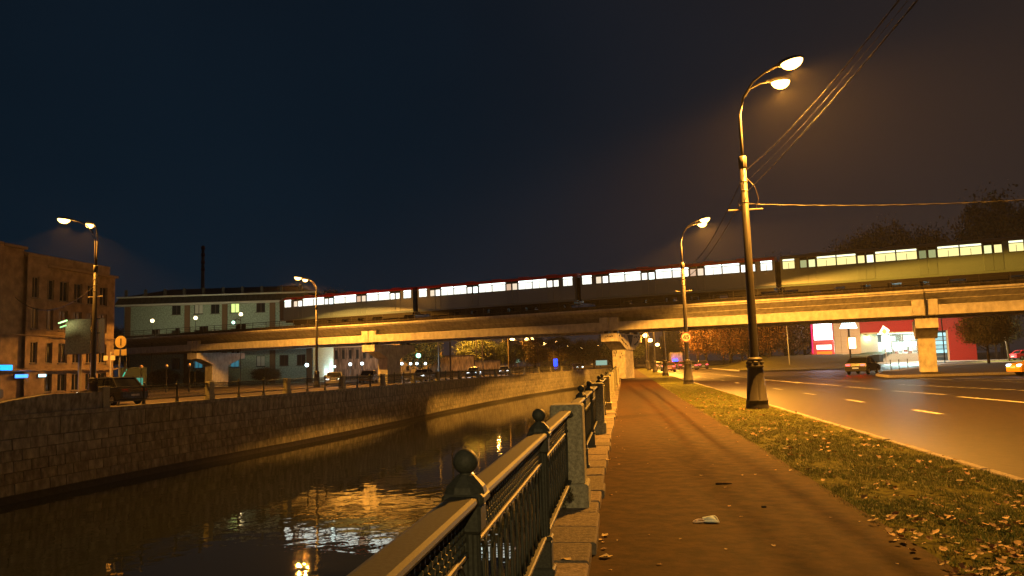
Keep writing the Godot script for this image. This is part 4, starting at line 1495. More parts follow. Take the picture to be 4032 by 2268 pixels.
func mound() -> void:
	var st := S(false)
	var nx := 40
	var nz := 30
	var f := FastNoiseLite.new()
	f.seed = 5
	f.frequency = 0.06
	var at := func(i: int, j: int) -> Vector3:
		var u := float(i) / nx
		var v := float(j) / nz
		var z := -97.0 - 130.0 * v
		var x := 14.9 + bend(z) + (0.0 if z < -105.0 else (105.0 + z) * 0.32) + u * (9.0 + 62.0 * v)
		var y := 0.02 + 2.1 * smoothstep(0.06, 0.35, u) * smoothstep(0.06, 0.28, v) * (0.8 + 0.35 * f.get_noise_2d(x, z))
		return Vector3(x, y, z)
	for i in nx:
		for j in nz:
			quad(st, at.call(i, j), at.call(i + 1, j), at.call(i + 1, j + 1), at.call(i, j + 1))
	structure(put("grass_mound", st, M(lin(0.13, 0.125, 0.03), 0.95, "soil", 2.2, "grain", 0.25)))
	var kerb := M(lin(0.30, 0.28, 0.25), 0.8, "patch", 1.0)
	st = S()
	for k in 30:
		var z := -106.0 - 3.0 * k
		bbox(st, Vector3(14.85 + bend(z), -0.04, z), Vector3(0.18, 0.2, 2.98), 0.02)
	structure(put("mound_kerb", st, kerb))

func shop() -> void:
	var root := thing("supermarket", "supermarket with a red fascia and a bright white shop window under the viaduct", "shop", Vector3(37.2, 0.05, -145.4), 0.14)
	# frame: x along the front
	var red := M(lin(0.36, 0.025, 0.02), 0.5, "fine", 3.0)
	var cream := M(lin(0.62, 0.47, 0.30), 0.7, "fine", 1.2)
	var grey := M(lin(0.45, 0.46, 0.42), 0.7, "fine", 2.0)
	var dark := M(lin(0.05, 0.05, 0.05), 0.6)
	var st := S()
	for ix in 4:
		for iy in 9:
			st = S()
			bbox(st, Vector3(0.6 + ix * 1.18, 0.5 + iy * 0.97, 0.3), Vector3(1.16, 0.95, 0.1), 0.015)
			put("facade_panel", st, cream, root)
	st = S()
	box(st, Vector3(2.35, 4.4, -3.2), Vector3(4.7, 8.8, 6.9))
	put("tower_core", st, M(lin(0.2, 0.15, 0.1), 0.9), root)
	st = S()
	bbox(st, Vector3(12.55, 6.9, 0.12), Vector3(15.6, 3.0, 0.3), 0.03)
	put("red_fascia", st, red, root)
	st = S()
	bbox(st, Vector3(9.9, 5.25, 0.3), Vector3(10.3, 0.26, 0.7), 0.03)
	put("canopy", st, cream, root)
	# entrance recess, shop window, red end wall
	st = S()
	box(st, Vector3(6.6, 2.6, -1.4), Vector3(3.9, 5.2, 0.2))
	put("entrance_wall", st, grey, root)
	st = S()
	box(st, Vector3(12.2, 0.75, -0.05), Vector3(7.2, 1.5, 0.22))
	put("sill_wall", st, grey, root)
	st = S()
	bbox(st, Vector3(22.85, 4.1, 0.05), Vector3(4.9, 8.4, 0.3), 0.03)
	put("red_end_wall", st, red, root)
	st = S()
	bbox(st, Vector3(16.9, 2.7, 0.02), Vector3(2.2, 5.3, 0.3), 0.03)
	bbox(st, Vector3(20.28, 2.9, 0.08), Vector3(0.2, 5.6, 0.34), 0.02)
	put("wall_pier", st, cream, root)
	st = S()
	box(st, Vector3(13.4, 2.6, -8.0), Vector3(23.6, 5.2, 0.2))
	box(st, Vector3(25.2, 4.1, -4.0), Vector3(0.2, 8.2, 8.0))
	put("rear_wall", st, grey, root)
	st = S()
	box(st, Vector3(13.4, 8.3, -4.1), Vector3(23.6, 0.2, 8.2))
	box(st, Vector3(13.4, 5.3, -4.1), Vector3(23.4, 0.1, 8.0))
	put("roof", st, dark, root)
	st = S()
	box(st, Vector3(13.4, 0.02, -4.1), Vector3(17.4, 0.06, 8.0))
	put("shop_floor", st, M(lin(0.5, 0.5, 0.48), 0.3), root)
	# inside: lit ceiling panels, white shelves, red counters
	for k in 6:
		st = S()
		box(st, Vector3(9.4 + 1.35 * k, 5.16, -2.2), Vector3(0.5, 0.06, 3.6))
		put("ceiling_light", st, glow(Color(0.86, 1.0, 1.0), 6.0), root)
	area(root, Transform3D(Basis(Vector3.RIGHT, -PI / 2), Vector3(12.5, 5.1, -2.2)), Vector2(7.0, 3.6), Color(0.86, 1.0, 1.0), 90.0)
	for k in 5:
		st = S()
		bbox(st, Vector3(9.4 + 1.5 * k, 1.9, -2.6 - 0.4 * (k % 2)), Vector3(1.1, 3.4, 0.5), 0.03)
		put("shelf_unit", st, M(lin(0.75, 0.78, 0.78), 0.5), root)
	for k in 9:
		st = S()
		bbox(st, Vector3(9.0 + 0.82 * k, 1.72 + 0.12 * (k % 3), -0.75), Vector3(0.6, 0.42, 0.3), 0.03)
		put("counter", st, red if k % 3 != 1 else M(lin(0.25, 0.3, 0.36), 0.5), root)
	# lit posters on the window, frames, glass
	for p in [[9.5, 3.6, 1.5, 2.3, 5.0], [10.6, 4.2, 1.1, 0.8, 3.5], [13.7, 4.3, 2.0, 0.9, 4.5], [13.8, 3.2, 2.1, 0.8, 5.0], [11.6, 2.9, 1.5, 0.7, 3.5], [9.9, 2.1, 1.0, 0.5, 2.5]]:
		st = S()
		bbox(st, Vector3(p[0], p[1], -0.25), Vector3(p[2], p[3], 0.06), 0.01)
		put("lit_panel", st, glow(Color(0.88, 1.0, 1.0), p[4]), root)
	for x: float in [8.6, 10.4, 12.2, 14.0, 15.8]:
		st = S()
		box(st, Vector3(x, 3.3, 0.0), Vector3(0.08, 3.7, 0.1))
		put("mullion", st, M(lin(0.5, 0.52, 0.52), 0.4), root)
	var pane := StandardMaterial3D.new()
	pane.albedo_color = Color(0.8, 0.95, 0.95, 0.12)
	pane.transparency = BaseMaterial3D.TRANSPARENCY_ALPHA
	pane.roughness = 0.03
	for k in 4:
		st = S()
		box(st, Vector3(9.5 + 1.8 * k, 3.3, 0.0), Vector3(1.7, 3.6, 0.015))
		put("window_pane", st, pane, root)
	area(root, Transform3D(Basis(Vector3.UP, PI), Vector3(12.2, 3.3, 0.5)), Vector2(7.2, 3.4), Color(0.84, 1.0, 0.97), 700.0)
	# entrance lamp
	st = S()
	ball(st, Vector3(6.6, 4.75, -0.9), Vector3(0.22, 0.12, 0.22), 12)
	put("entrance_lamp", st, glow(Color(1.0, 0.95, 0.5), 5.0), root)
	omni(root, Vector3(6.6, 4.5, -0.75), Color(0.92, 1.0, 0.66), 7.0, 0.1, 30)
	# slatted side window right of the pier
	for k in 5:
		st = S()
		box(st, Vector3(19.1, 1.7 + 0.75 * k, -0.12), Vector3(2.1, 0.6, 0.06))
		put("lit_panel", st, glow(Color(0.62, 0.85, 0.88), 0.9 if k % 2 else 1.5), root)

func totem() -> void:
	var root := thing("price_totem", "tall red lit advertising totem with a blinding white top panel", "advertising sign", Vector3(33.1, 0, -136.4), 0.12)
	var red := M(lin(0.45, 0.03, 0.05), 0.4)
	var st := S()
	bbox(st, Vector3(0, 0.25, 0), Vector3(4.4, 0.7, 1.2), 0.05)
	put("plinth", st, M(lin(0.5, 0.36, 0.2), 0.8, "patch", 1.0), root)
	st = S()
	bbox(st, Vector3(0, 4.2, 0), Vector3(3.7, 7.2, 0.6), 0.05)
	put("case", st, red, root)
	for p in [[0.1, 5.95, 3.0, 3.4, Color(1.0, 0.96, 1.0), 9.0, "top_panel"], [0.15, 3.0, 2.5, 0.75, Color(1.0, 0.80, 0.74), 4.5, "middle_panel"], [0.15, 2.05, 2.5, 0.5, Color(1.0, 0.40, 0.10), 2.2, "orange_text_strip"], [-0.02, 3.95, 3.2, 0.5, Color(1.0, 0.40, 0.34), 0.7, "red_panel"], [0.1, 1.2, 2.8, 0.8, Color(1.0, 0.5, 0.3), 0.35, "lower_panel"]]:
		st = S()
		bbox(st, Vector3(p[0], p[1], 0.32), Vector3(p[2], p[3], 0.05), 0.02)
		put(p[6], st, glow(p[4], p[5]), root)
	st = S()
	bbox(st, Vector3(-1.78, 4.8, 0.1), Vector3(0.12, 5.6, 0.62), 0.02)
	put("magenta_edge", st, glow(Color(1.0, 0.10, 0.45), 1.3), root)
	area(root, Transform3D(Basis(Vector3.UP, PI), Vector3(0.1, 5.95, 0.5)), Vector2(3.0, 3.4), Color(0.95, 0.84, 1.0), 45.0)

func priority_sign() -> void:
	var root := thing("priority_sign", "white diamond road sign with a yellow centre before the shop window", "road sign", Vector3(40.1, 0, -127.1), 0.28)
	var st := S()
	tube(st, [Vector3(0, 0, 0), Vector3(0, 5.9, 0)], [0.06], 8)
	put("post", st, M(lin(0.25, 0.25, 0.25), 0.5), root)
	var b := Basis(Vector3(0, 0, 1), PI / 4 + 0.16)
	st = S()
	bbox(st, Vector3(0, 5.05, 0.09), Vector3(1.3, 1.3, 0.03), 0.01, b)
	put("white_plate", st, M(lin(0.75, 0.76, 0.7), 0.4), root)
	st = S()
	bbox(st, Vector3(0, 5.05, 0.115), Vector3(0.66, 0.66, 0.02), 0.006, b)
	put("yellow_centre", st, M(lin(0.72, 0.40, 0.04), 0.4), root)

func advert_pole() -> void:
	var root := thing("advert_pole", "dark pole with a lit white trapezoid on top and a small lit box below", "advertising sign", Vector3(31.9, 0, -116.2), 0.2)
	var st := S()
	tube(st, [Vector3(0, 0, 0), Vector3(0, 5.6, 0)], [0.14], 10)
	put("post", st, M(lin(0.03, 0.03, 0.03), 0.5), root)
	st = S()
	prism(st, PackedVector2Array([Vector2(-1.25, 5.35), Vector2(1.25, 5.35), Vector2(0.8, 6.45), Vector2(-0.7, 6.45)]), -0.15, 0.15)
	put("lit_trapezoid", st, glow(Color(0.9, 1.0, 1.0), 3.2), root)
	for k in 5:
		st = S()
		box(st, Vector3(-0.75 + 0.36 * k, 6.2, 0.165), Vector3(0.05, 0.5, 0.03), Basis(Vector3(0, 0, 1), -0.3))
		put("dark_stripe", st, M(lin(0.03, 0.05, 0.05), 0.5), root)
	st = S()
	bbox(st, Vector3(0.3, 3.25, 0.05), Vector3(1.2, 1.75, 0.3), 0.06)
	put("box_case", st, M(lin(0.6, 0.45, 0.08), 0.5), root)
	st = S()
	bbox(st, Vector3(0.3, 3.25, 0.2), Vector3(1.02, 1.55, 0.05), 0.02)
	put("lit_box_face", st, glow(Color(1.0, 1.0, 0.82), 3.5), root)

# ------------------------------------------------------------------ far end of the river, left bank
func far_things() -> void:
	var frame := M(lin(0.04, 0.045, 0.045), 0.5)
	var glass := M(lin(0.012, 0.016, 0.018), 0.08)
	# low two-storey block with eight narrow windows
	var tan_wall := M(lin(0.36, 0.30, 0.26), 0.9, "streak", 4.0)
	var root := thing("low_block", "low grey block with eight narrow windows under the viaduct", "building", Vector3(-52.5, 0, -129.0), 0.14)
	var holes := []
	for k in 8:
		holes.append(Rect2(1.7 + 1.22 * k, 3.6, 0.5, 1.5))
	facade(root, "front_wall", Transform3D.IDENTITY, 13.0, 6.4, holes, tan_wall, frame, func(_k: int) -> Material: return glass)
	var st := S()
	box(st, Vector3(6.5, 3.2, -5.2), Vector3(12.96, 6.38, 9.9))
	put("body", st, tan_wall, root)
	st = S()
	bbox(st, Vector3(6.5, 5.75, 0.1), Vector3(13.2, 0.5, 0.3), 0.03)
	bbox(st, Vector3(6.5, 6.45, -5), Vector3(13.4, 0.16, 10.6), 0.03)
	put("cornice", st, M(lin(0.45, 0.38, 0.28), 0.8), root)
	# gabled hall
	root = thing("gabled_hall", "pale gabled hall behind the globe lamps, right of the dark pier", "building", Vector3(-39.6, 0, -146.5), 0.15)
	st = S()
	prism(st, PackedVector2Array([Vector2(-5.0, 0), Vector2(5.0, 0), Vector2(5.0, 3.0), Vector2(0, 5.4), Vector2(-5.0, 3.0)]), -12, 0)
	put("wall", st, M(lin(0.50, 0.47, 0.40), 0.9, "streak", 3.0), root)
	st = S()
	for s: float in [-1.0, 1.0]:
		box(st, Vector3(2.6 * s, 4.3, -5.9), Vector3(5.9, 0.12, 12.6), Basis(Vector3(0, 0, 1), -0.447 * s))
	put("roof", st, M(lin(0.06, 0.06, 0.055), 0.9), root)
	st = S()
	for x: float in [-3.4, -1.7, 0.6, 2.4]:
		bbox(st, Vector3(x, 1.6, 0.03), Vector3(0.5, 0.9, 0.06), 0.01)
	put("narrow_windows", st, glass, root)
	# corrugated garages
	root = thing("garage_row", "tan corrugated garages and containers on the far bank under the viaduct", "garage", Vector3(-34.8, 0, -137.0), 0.15)
	var tin := M(lin(0.46, 0.33, 0.19), 0.7, "streak", 2.0)
	for b in [[0.0, 1.95, 4.3, -0.2], [2.0, 6.1, 3.55, 0.0], [8.3, 4.6, 2.5, 0.3]]:
		st = S()
		var n := int(b[1] / 0.3)
		for k in n:
			bbox(st, Vector3(b[0] + (k + 0.5) * b[1] / n, b[2] / 2, b[3] + (0.04 if k % 2 else 0.0)), Vector3(b[1] / n - 0.01, b[2], 0.1), 0.02)
		box(st, Vector3(b[0] + b[1] / 2, b[2] / 2 - 0.02, b[3] - 2.6), Vector3(b[1] - 0.02, b[2] - 0.04, 5.0))
		var g := put("garage", st, tin, root)
		st = S()
		bbox(st, Vector3(b[0] + b[1] / 2, b[2] + 0.06, b[3] - 2.4), Vector3(b[1] + 0.2, 0.16, 5.8), 0.02)
		put("roof", st, M(lin(0.05, 0.04, 0.035), 0.8), g)
	# teal lit kiosk near the railing
	root = thing("kiosk", "small teal-lit kiosk between the railing and the pale office", "kiosk", Vector3(-53.3, 0, -78.8), 0.6)
	st = S()
	bbox(st, Vector3(0, 1.3, 0), Vector3(2.6, 2.6, 1.8), 0.04)
	put("body", st, M(lin(0.06, 0.08, 0.08), 0.6), root)
	st = S()
	bbox(st, Vector3(0.2, 1.0, 0.92), Vector3(1.5, 0.9, 0.04), 0.01)
	put("lit_window", st, glow(Color(0.35, 0.85, 0.75), 0.45), root)
	st = S()
	bbox(st, Vector3(-0.9, 1.9, 0.93), Vector3(0.1, 1.1, 0.05), 0.01, Basis(Vector3(0, 0, 1), -0.4))
	put("lit_strip", st, glow(Color(0.3, 0.9, 0.75), 0.8), root)
	# unlit garden globes behind the railing
	var k := 0
	for p in [Vector3(-46.2, 0, -69.5), Vector3(-43.8, 0, -69.9), Vector3(-41.6, 0, -70.2)]:
		globe_lamp("small unlit globe lamp behind the far railing, %s of three from the left" % nth(k), p, 2.55, 0.16, Color.BLACK, 0.0, 0.0, "unlit globe lamps")
		k += 1
	# row of bright white globes
	k = 0
	for p in [[-39.7, -93.9, 2.4, 0.24], [-44.3, -115.5, 2.2, 0.17], [-41.9, -115.8, 2.5, 0.24], [-40.1, -116.1, 2.55, 0.24], [-34.0, -116.9, 2.35, 0.22], [-32.65, -117.1, 2.3, 0.2], [-31.7, -117.3, 2.3, 0.2], [-30.4, -117.5, 2.25, 0.2], [-44.1, -112.0, 1.45, 0.18]]:
		globe_lamp("white globe lamp seen under the viaduct, %s from the left" % nth(k), Vector3(p[0], 0, p[1]), p[2], p[3], Color(0.86, 0.97, 1.0), 6.0, 8.0, "white globe lamps under the viaduct")
		k += 1
	globe_lamp("large teal-white lamp lighting a tree behind the globe lamps", Vector3(-32.7, 0, -122.0), 3.6, 0.36, Color(0.50, 1.0, 0.84), 8.0, 75.0, "")
	# lamps far along the bank
	k = 0
	for p in [[-35.7, 10.4, -263.0], [-35.1, 11.2, -298.5], [-35.3, 12.3, -318.7], [-33.6, 10.5, -349.5], [-26.4, 10.7, -330.2], [-28.4, 10.2, -421.3], [-20.8, 9.6, -422.5], [-10.9, 9.3, -383.3]]:
		far_lamp("distant orange street lamp over the far trees, %s from the left" % nth(k), Vector3(p[0], 0, p[2]), p[1])
		k += 1
	# wooden poles with wires
	var prev := Vector3.ZERO
	k = 0
	for p in [[-18.4, -96.0], [-19.4, -124.2], [-18.9, -149.6], [-16.0, -175.5], [-14.7, -201.0], [-14.1, -231.5], [-5.9, -263.2]]:
		st = S(false)
		tube(st, [Vector3(0, -0.4, 0), Vector3(0, 7.6, 0)], [0.13, 0.09], 9)
		var o := put("wire_pole", st, M(lin(0.26, 0.20, 0.14), 0.8, "streak", 1.0))
		var q := Vector3(p[0] - 3.2, 0, p[1])
		o.position = q
		tag(o, "pale wire pole on the far bank beyond the viaduct, %s from the left" % nth(k), "pole", "wire poles on the far bank")
		if k > 0:
			st = S(false)
			var pts := []
			for i in 13:
				var t := i / 12.0
				pts.append((prev + Vector3(0, 6.6, 0)).lerp(q + Vector3(0, 6.6, 0), t) + Vector3.DOWN * 3.6 * t * (1.0 - t))
			tube(st, pts, [0.03], 5)
			tag(put("sagging_wire", st, M(lin(0.28, 0.2, 0.12), 0.6)), "sagging wire between the wire poles on the far bank, %s span" % nth(k - 1), "cable", "wires on the far bank")
		prev = q
		k += 1
	lit_box("far_sign", "blue lit upright sign far down the left bank", Vector3(-17.0, 1.6, -196.0), Vector3(1.1, 2.6, 0.3), Color(0.12, 0.28, 1.0), 2.6, "far lit signs", Vector3(0, 0, 1), 6.0)
	lit_box("far_sign", "pale lit shop front far down the left bank near the white pier", Vector3(-6.6, 1.5, -235.0), Vector3(3.4, 1.5, 0.3), Color(0.75, 0.95, 0.85), 0.5, "far lit signs", Vector3(0, 0, 1), 3.0)
	lit_box("far_sign", "small pale lit window among trees left of the blue sign", Vector3(-23.0, 2.6, -170.0), Vector3(1.0, 0.9, 0.3), Color(0.75, 1.0, 0.85), 0.9, "far lit signs", Vector3(0, 0, 1), 2.0)
	# long dim apartment block at the end of the road and river
	root = thing("far_apartment_block", "dim long apartment block far behind the trees at the end of the river", "building", Vector3(-60, -3.5, -560), 0.1)
	var hs := []
	for i in 16:
		for j in 4:
			hs.append(Rect2(3 + i * 5.6, 3 + j * 3.1, 1.8, 1.6))
	var f := func(i: int) -> Material: return glow(Color(1.0, 0.72, 0.35), 0.4) if (i * 7) % 11 == 3 else glass
	facade(root, "front_wall", Transform3D.IDENTITY, 95, 15.5, hs, M(lin(0.2, 0.16, 0.12), 0.9, "blotch", 12.0), frame, f)
	st = S()
	box(st, Vector3(47.5, 7.7, -6.4), Vector3(94.9, 15.4, 12.3))
	put("body", st, M(lin(0.2, 0.16, 0.12), 0.9, "blotch", 12.0), root)

func far_lamp(label: String, at: Vector3, h: float, group := "distant street lamps on the far bank", big := 1.35) -> void:
	var root := thing("distant_lamp", label, "street lamp", at, 0.0, group)
	var st := S(false)
	tube(st, [Vector3(0, -0.4, 0), Vector3(0, h - 0.6, 0), Vector3(-0.3, h, 0), Vector3(-1.2, h + 0.15, 0)], [0.11, 0.08, 0.06, 0.05], 7)
	put("post", st, M(lin(0.12, 0.1, 0.09), 0.6), root)
	st = S(false)
	ball(st, Vector3(-1.55, h + 0.2, 0), Vector3(0.75, 0.2, 0.4) * big, 12, Basis(Vector3(0, 0, 1), -0.15), 0.0, PI / 2)
	var hd := put("lamp_head", st, M(lin(0.09, 0.085, 0.08), 0.5), root)
	st = S(false)
	ball(st, Vector3(-1.6, h + 0.15, 0), Vector3(0.62, 0.42, 0.4) * big, 14)
	put("lens", st, glow(Color(1.0, 0.80, 0.46), 26.0), hd)
	omni(root, Vector3(-1.6, h - 0.6, 0), SODIUM.linear_to_srgb(), 260.0, 0.06)

# ------------------------------------------------------------------ vehicles (front towards +x)
func loft(st: SurfaceTool, rings: Array) -> void:     # rings of equal length, counter-clockwise seen from the last ring's side
	var n: int = rings[0].size()
	for i in rings.size() - 1:
		for k in n:
			var k2 := (k + 1) % n
			quad(st, rings[i][k], rings[i][k2], rings[i + 1][k2], rings[i + 1][k])
	for k in range(1, n - 1):
		tri(st, rings[0][0], rings[0][k + 1], rings[0][k])
		tri(st, rings[-1][0], rings[-1][k], rings[-1][k + 1])

func car(called: String, label: String, category: String, at: Vector3, turn: float, paint: Color, tall: float, front_on: bool, rear_on: bool, group := "", lamp := 0.0) -> Node3D:
	var root := thing(called, label, category, at, turn, group)
	var coat := M(paint, 0.28, "", 1.0)
	var dark := M(lin(0.015, 0.015, 0.016), 0.5)
	var glass := M(lin(0.01, 0.011, 0.013), 0.06)
	var L := 2.15
	var hw := 0.88
	# side outline of the lower body with wheel arches
	var low := PackedVector2Array()
	low.append(Vector2(-L, 0.38))
	for wx: float in [-1.32, 1.32]:
		for i in 9:
			var a := PI - PI * i / 8.0
			low.append(Vector2(wx + 0.37 * cos(a), 0.30 + 0.36 * sin(a)))
	low.append_array([Vector2(L - 0.02, 0.28), Vector2(L, 0.52), Vector2(L - 0.06, 0.70), Vector2(L - 0.28, 0.80), Vector2(1.05, 0.93), Vector2(-1.55, 0.98), Vector2(-L + 0.06, 0.96), Vector2(-L, 0.72)])
	var st := S()
	prism(st, low, -hw + 0.07, hw - 0.07)
	var slim := PackedVector2Array()
	for p in low:
		slim.append(Vector2(p.x * 0.985, p.y if p.y < 0.45 else lerpf(p.y, 0.6, 0.12)))
	prism(st, slim, hw - 0.07, hw)
	prism(st, slim, -hw, -hw + 0.07)
	put("body", st, coat, root)
	# cabin: glass all round, roof and pillars over it
	var ring := func(y: float, f: float, b: float, w: float) -> Array:
		return [Vector3(f, y, -w), Vector3(b, y, -w), Vector3(b - 0.06, y, 0), Vector3(b, y, w), Vector3(f, y, w), Vector3(f + 0.1, y, 0)]
	st = S()
	loft(st, [ring.call(0.92, 1.02, -1.72, hw - 0.06), ring.call(1.12, 0.68, -1.5, hw - 0.11), ring.call(tall - 0.06, 0.22, -1.08, hw - 0.2)])
	put("windows", st, glass, root)
	st = S()
	loft(st, [ring.call(tall - 0.07, 0.26, -1.14, hw - 0.18), ring.call(tall - 0.02, 0.16, -1.02, hw - 0.22), ring.call(tall, -0.02, -0.86, hw - 0.34)])
	put("roof", st, coat, root)
	for s: float in [-1.0, 1.0]:
		st = S()
		tube(st, [Vector3(1.0, 0.93, s * (hw - 0.05)), Vector3(0.24, tall - 0.06, s * (hw - 0.18))], [0.035], 6)
		tube(st, [Vector3(-0.3, 0.95, s * (hw - 0.05)), Vector3(-0.34, tall - 0.06, s * (hw - 0.18))], [0.035], 6)
		tube(st, [Vector3(-1.7, 0.96, s * (hw - 0.05)), Vector3(-1.1, tall - 0.06, s * (hw - 0.18))], [0.05], 6)
		put("pillar", st, coat, root)
		st = S()
		bbox(st, Vector3(0.72, 1.0, s * (hw + 0.08)), Vector3(0.1, 0.12, 0.2), 0.03)
		put("mirror", st, coat, root)
		for wx: float in [-1.32, 1.32]:
			st = S(false)
			lathe(st, [Vector2(0, -0.1), Vector2(0.28, -0.1), Vector2(0.315, -0.07), Vector2(0.315, 0.07), Vector2(0.28, 0.1), Vector2(0.2, 0.1)], 20, Vector3(wx, 0.315, s * (hw - 0.1)), Basis(Vector3(1, 0, 0), PI / 2 * s))
			var wheel := put("wheel", st, M(lin(0.012, 0.012, 0.012), 0.8), root)
			st = S()
			disc(st, 0.2, 0.0, 0.02, 14, Vector3(wx, 0.315, s * (hw - 0.02)))
			for q in 5:
				bbox(st, Vector3(wx + cos(TAU * q / 5) * 0.1, 0.315 + sin(TAU * q / 5) * 0.1, s * (hw + 0.005)), Vector3(0.18, 0.035, 0.02), 0.006, Basis(Vector3(0, 0, 1), TAU * q / 5))
			put("rim", st, M(lin(0.35, 0.35, 0.36), 0.35, "", 1.0, "", 0.5, 0.7), wheel)
		st = S()
		bbox(st, Vector3(L - 0.1, 0.69, s * 0.62), Vector3(0.24, 0.15, 0.36), 0.05)
		put("headlight", st, glow(Color(0.92, 0.97, 1.0), 9.0) if front_on else M(lin(0.4, 0.42, 0.44), 0.1), root)
		st = S()
		bbox(st, Vector3(-L + 0.06, 0.82, s * 0.6), Vector3(0.16, 0.17, 0.42), 0.05)
		put("tail_light", st, glow(Color(1.0, 0.08, 0.14), 3.2) if rear_on else M(lin(0.25, 0.01, 0.015), 0.2), root)
		if rear_on:
			st = S()
			bbox(st, Vector3(-L - 0.02, 0.82, s * 0.6), Vector3(0.02, 0.13, 0.34), 0.008)
			put("brake_lamp", st, glow(Color(1.0, 0.30, 0.36), 4.0), root)
	st = S()
	bbox(st, Vector3(0, 0.34, 0), Vector3(2 * L - 0.1, 0.14, 2 * hw - 0.06), 0.03)
	put("sill", st, dark, root)
	for e: float in [-1.0, 1.0]:
		st = S()
		bbox(st, Vector3(e * (L + 0.01), 0.56, 0), Vector3(0.03, 0.12, 0.52), 0.008)
		put("number_plate", st, (glow(Color(1.0, 0.85, 0.5), 0.55) if (rear_on and e < 0) else M(lin(0.6, 0.6, 0.58), 0.5)), root)
	if lamp > 0.0:
		for s: float in [-1.0, 1.0]:
			var sp := SpotLight3D.new()
			sp.light_color = Color(0.95, 0.98, 1.0) if front_on else Color(1.0, 0.08, 0.08)
			sp.light_energy = lamp
			sp.light_size = 0.06
			sp.spot_angle = 38 if front_on else 75
			sp.spot_range = 80
			sp.spot_attenuation = 2.0
			sp.shadow_enabled = true
			var out := Vector3(1, -0.04, 0) if front_on else Vector3(-1, 0, 0)
			sp.transform = Transform3D(Basis.looking_at(out, Vector3.UP), Vector3((L + 0.08) * signf(out.x), 0.7 if front_on else 0.82, s * 0.6))
			root.add_child(sp, true)
	return root

func vehicles() -> void:
	var black := lin(0.012, 0.012, 0.014)
	car("car", "black car with red tail lights turning off before the supermarket", "car", Vector3(20.6, -0.1, -71.6), 1.02, black, 1.46, false, true, "", 1.6)
	car("car", "yellow car cut by the right edge of the picture", "car", Vector3(27.3, -0.1, -55.2), PI + 0.06, lin(0.52, 0.26, 0.01), 1.47, true, false, "", 10.0)
	car("car", "dark off-road car parked behind the far railing at its left end", "car", Vector3(-30.0, 0.0, -42.3), PI - 0.35, lin(0.01, 0.01, 0.011), 1.62, true, false, "", 1.5)
	car("car", "dark car at the left edge in front of the brown building", "car", Vector3(-47.0, 0.0, -50.6), -1.5, black, 1.45, false, false)
	car("car", "red car parked far right behind the leaning concrete pole", "car", Vector3(60.5, 0.05, -128.0), 0.2, lin(0.35, 0.02, 0.03), 1.5, false, false)
	var far := "cars on the far bank road"
	car("car", "car with a bright headlight on the far bank, seen through the railing mid-left", "car", Vector3(-31.5, 0, -82.0), -1.25, lin(0.2, 0.2, 0.2), 1.45, true, false, far, 4.0)
	car("car", "orange-lit car parked behind the far railing near the dark pier", "car", Vector3(-31.0, 0, -92.0), -1.4, lin(0.5, 0.3, 0.1), 1.5, false, false, far)
	car("car", "oncoming car with two headlights right of the dark pier", "car", Vector3(-24.4, 0, -93.0), -1.62, black, 1.45, true, false, far, 5.0)
	car("car", "oncoming car with dazzling headlights before the garages", "car", Vector3(-22.6, 0, -116.5), -1.5, lin(0.3, 0.3, 0.3), 1.5, true, false, far, 12.0)
	car("car", "oncoming pale car with headlights further along the far bank", "car", Vector3(-20.6, 0, -134.0), -1.45, lin(0.4, 0.38, 0.34), 1.5, true, false, far, 6.0)
	car("car", "orange-lit car parked beyond the dazzling headlights", "car", Vector3(-23.2, 0, -150.0), -1.4, lin(0.5, 0.34, 0.2), 1.48, false, false, far)
	car("car", "small oncoming car near the white pier on the far bank", "car", Vector3(-11.0, 0, -186.0), -1.2, lin(0.4, 0.3, 0.2), 1.5, true, false, far, 4.0)
	var jam := "cars queuing far down the road"
	var k := 0
	for p in [[6.6, -118.0], [6.9, -131.0], [6.7, -150.0], [10.6, -127.0], [10.4, -141.0], [10.3, -156.0], [7.2, -166.0], [13.4, -138.0]]:
		var tone: Color = [lin(0.06, 0.01, 0.01), lin(0.012, 0.012, 0.013), lin(0.05, 0.05, 0.055), lin(0.03, 0.028, 0.026)][k % 4]
		car("car", "car with red tail lights in the far queue, %s %s" % [["near kerb lane", "middle lane", "outer lane"][1 if p[0] > 9.0 and p[0] < 12.0 else (2 if p[0] > 12.0 else 0)], ["nearest", "second", "third", "nearest", "second", "third", "fourth", "only"][k]], "car", Vector3(p[0] + bend(p[1]), -0.1, p[1]), PI / 2, tone, 1.48, false, true, jam, 1.2 if k in [0, 3] else 0.0)
		k += 1
	lorry()

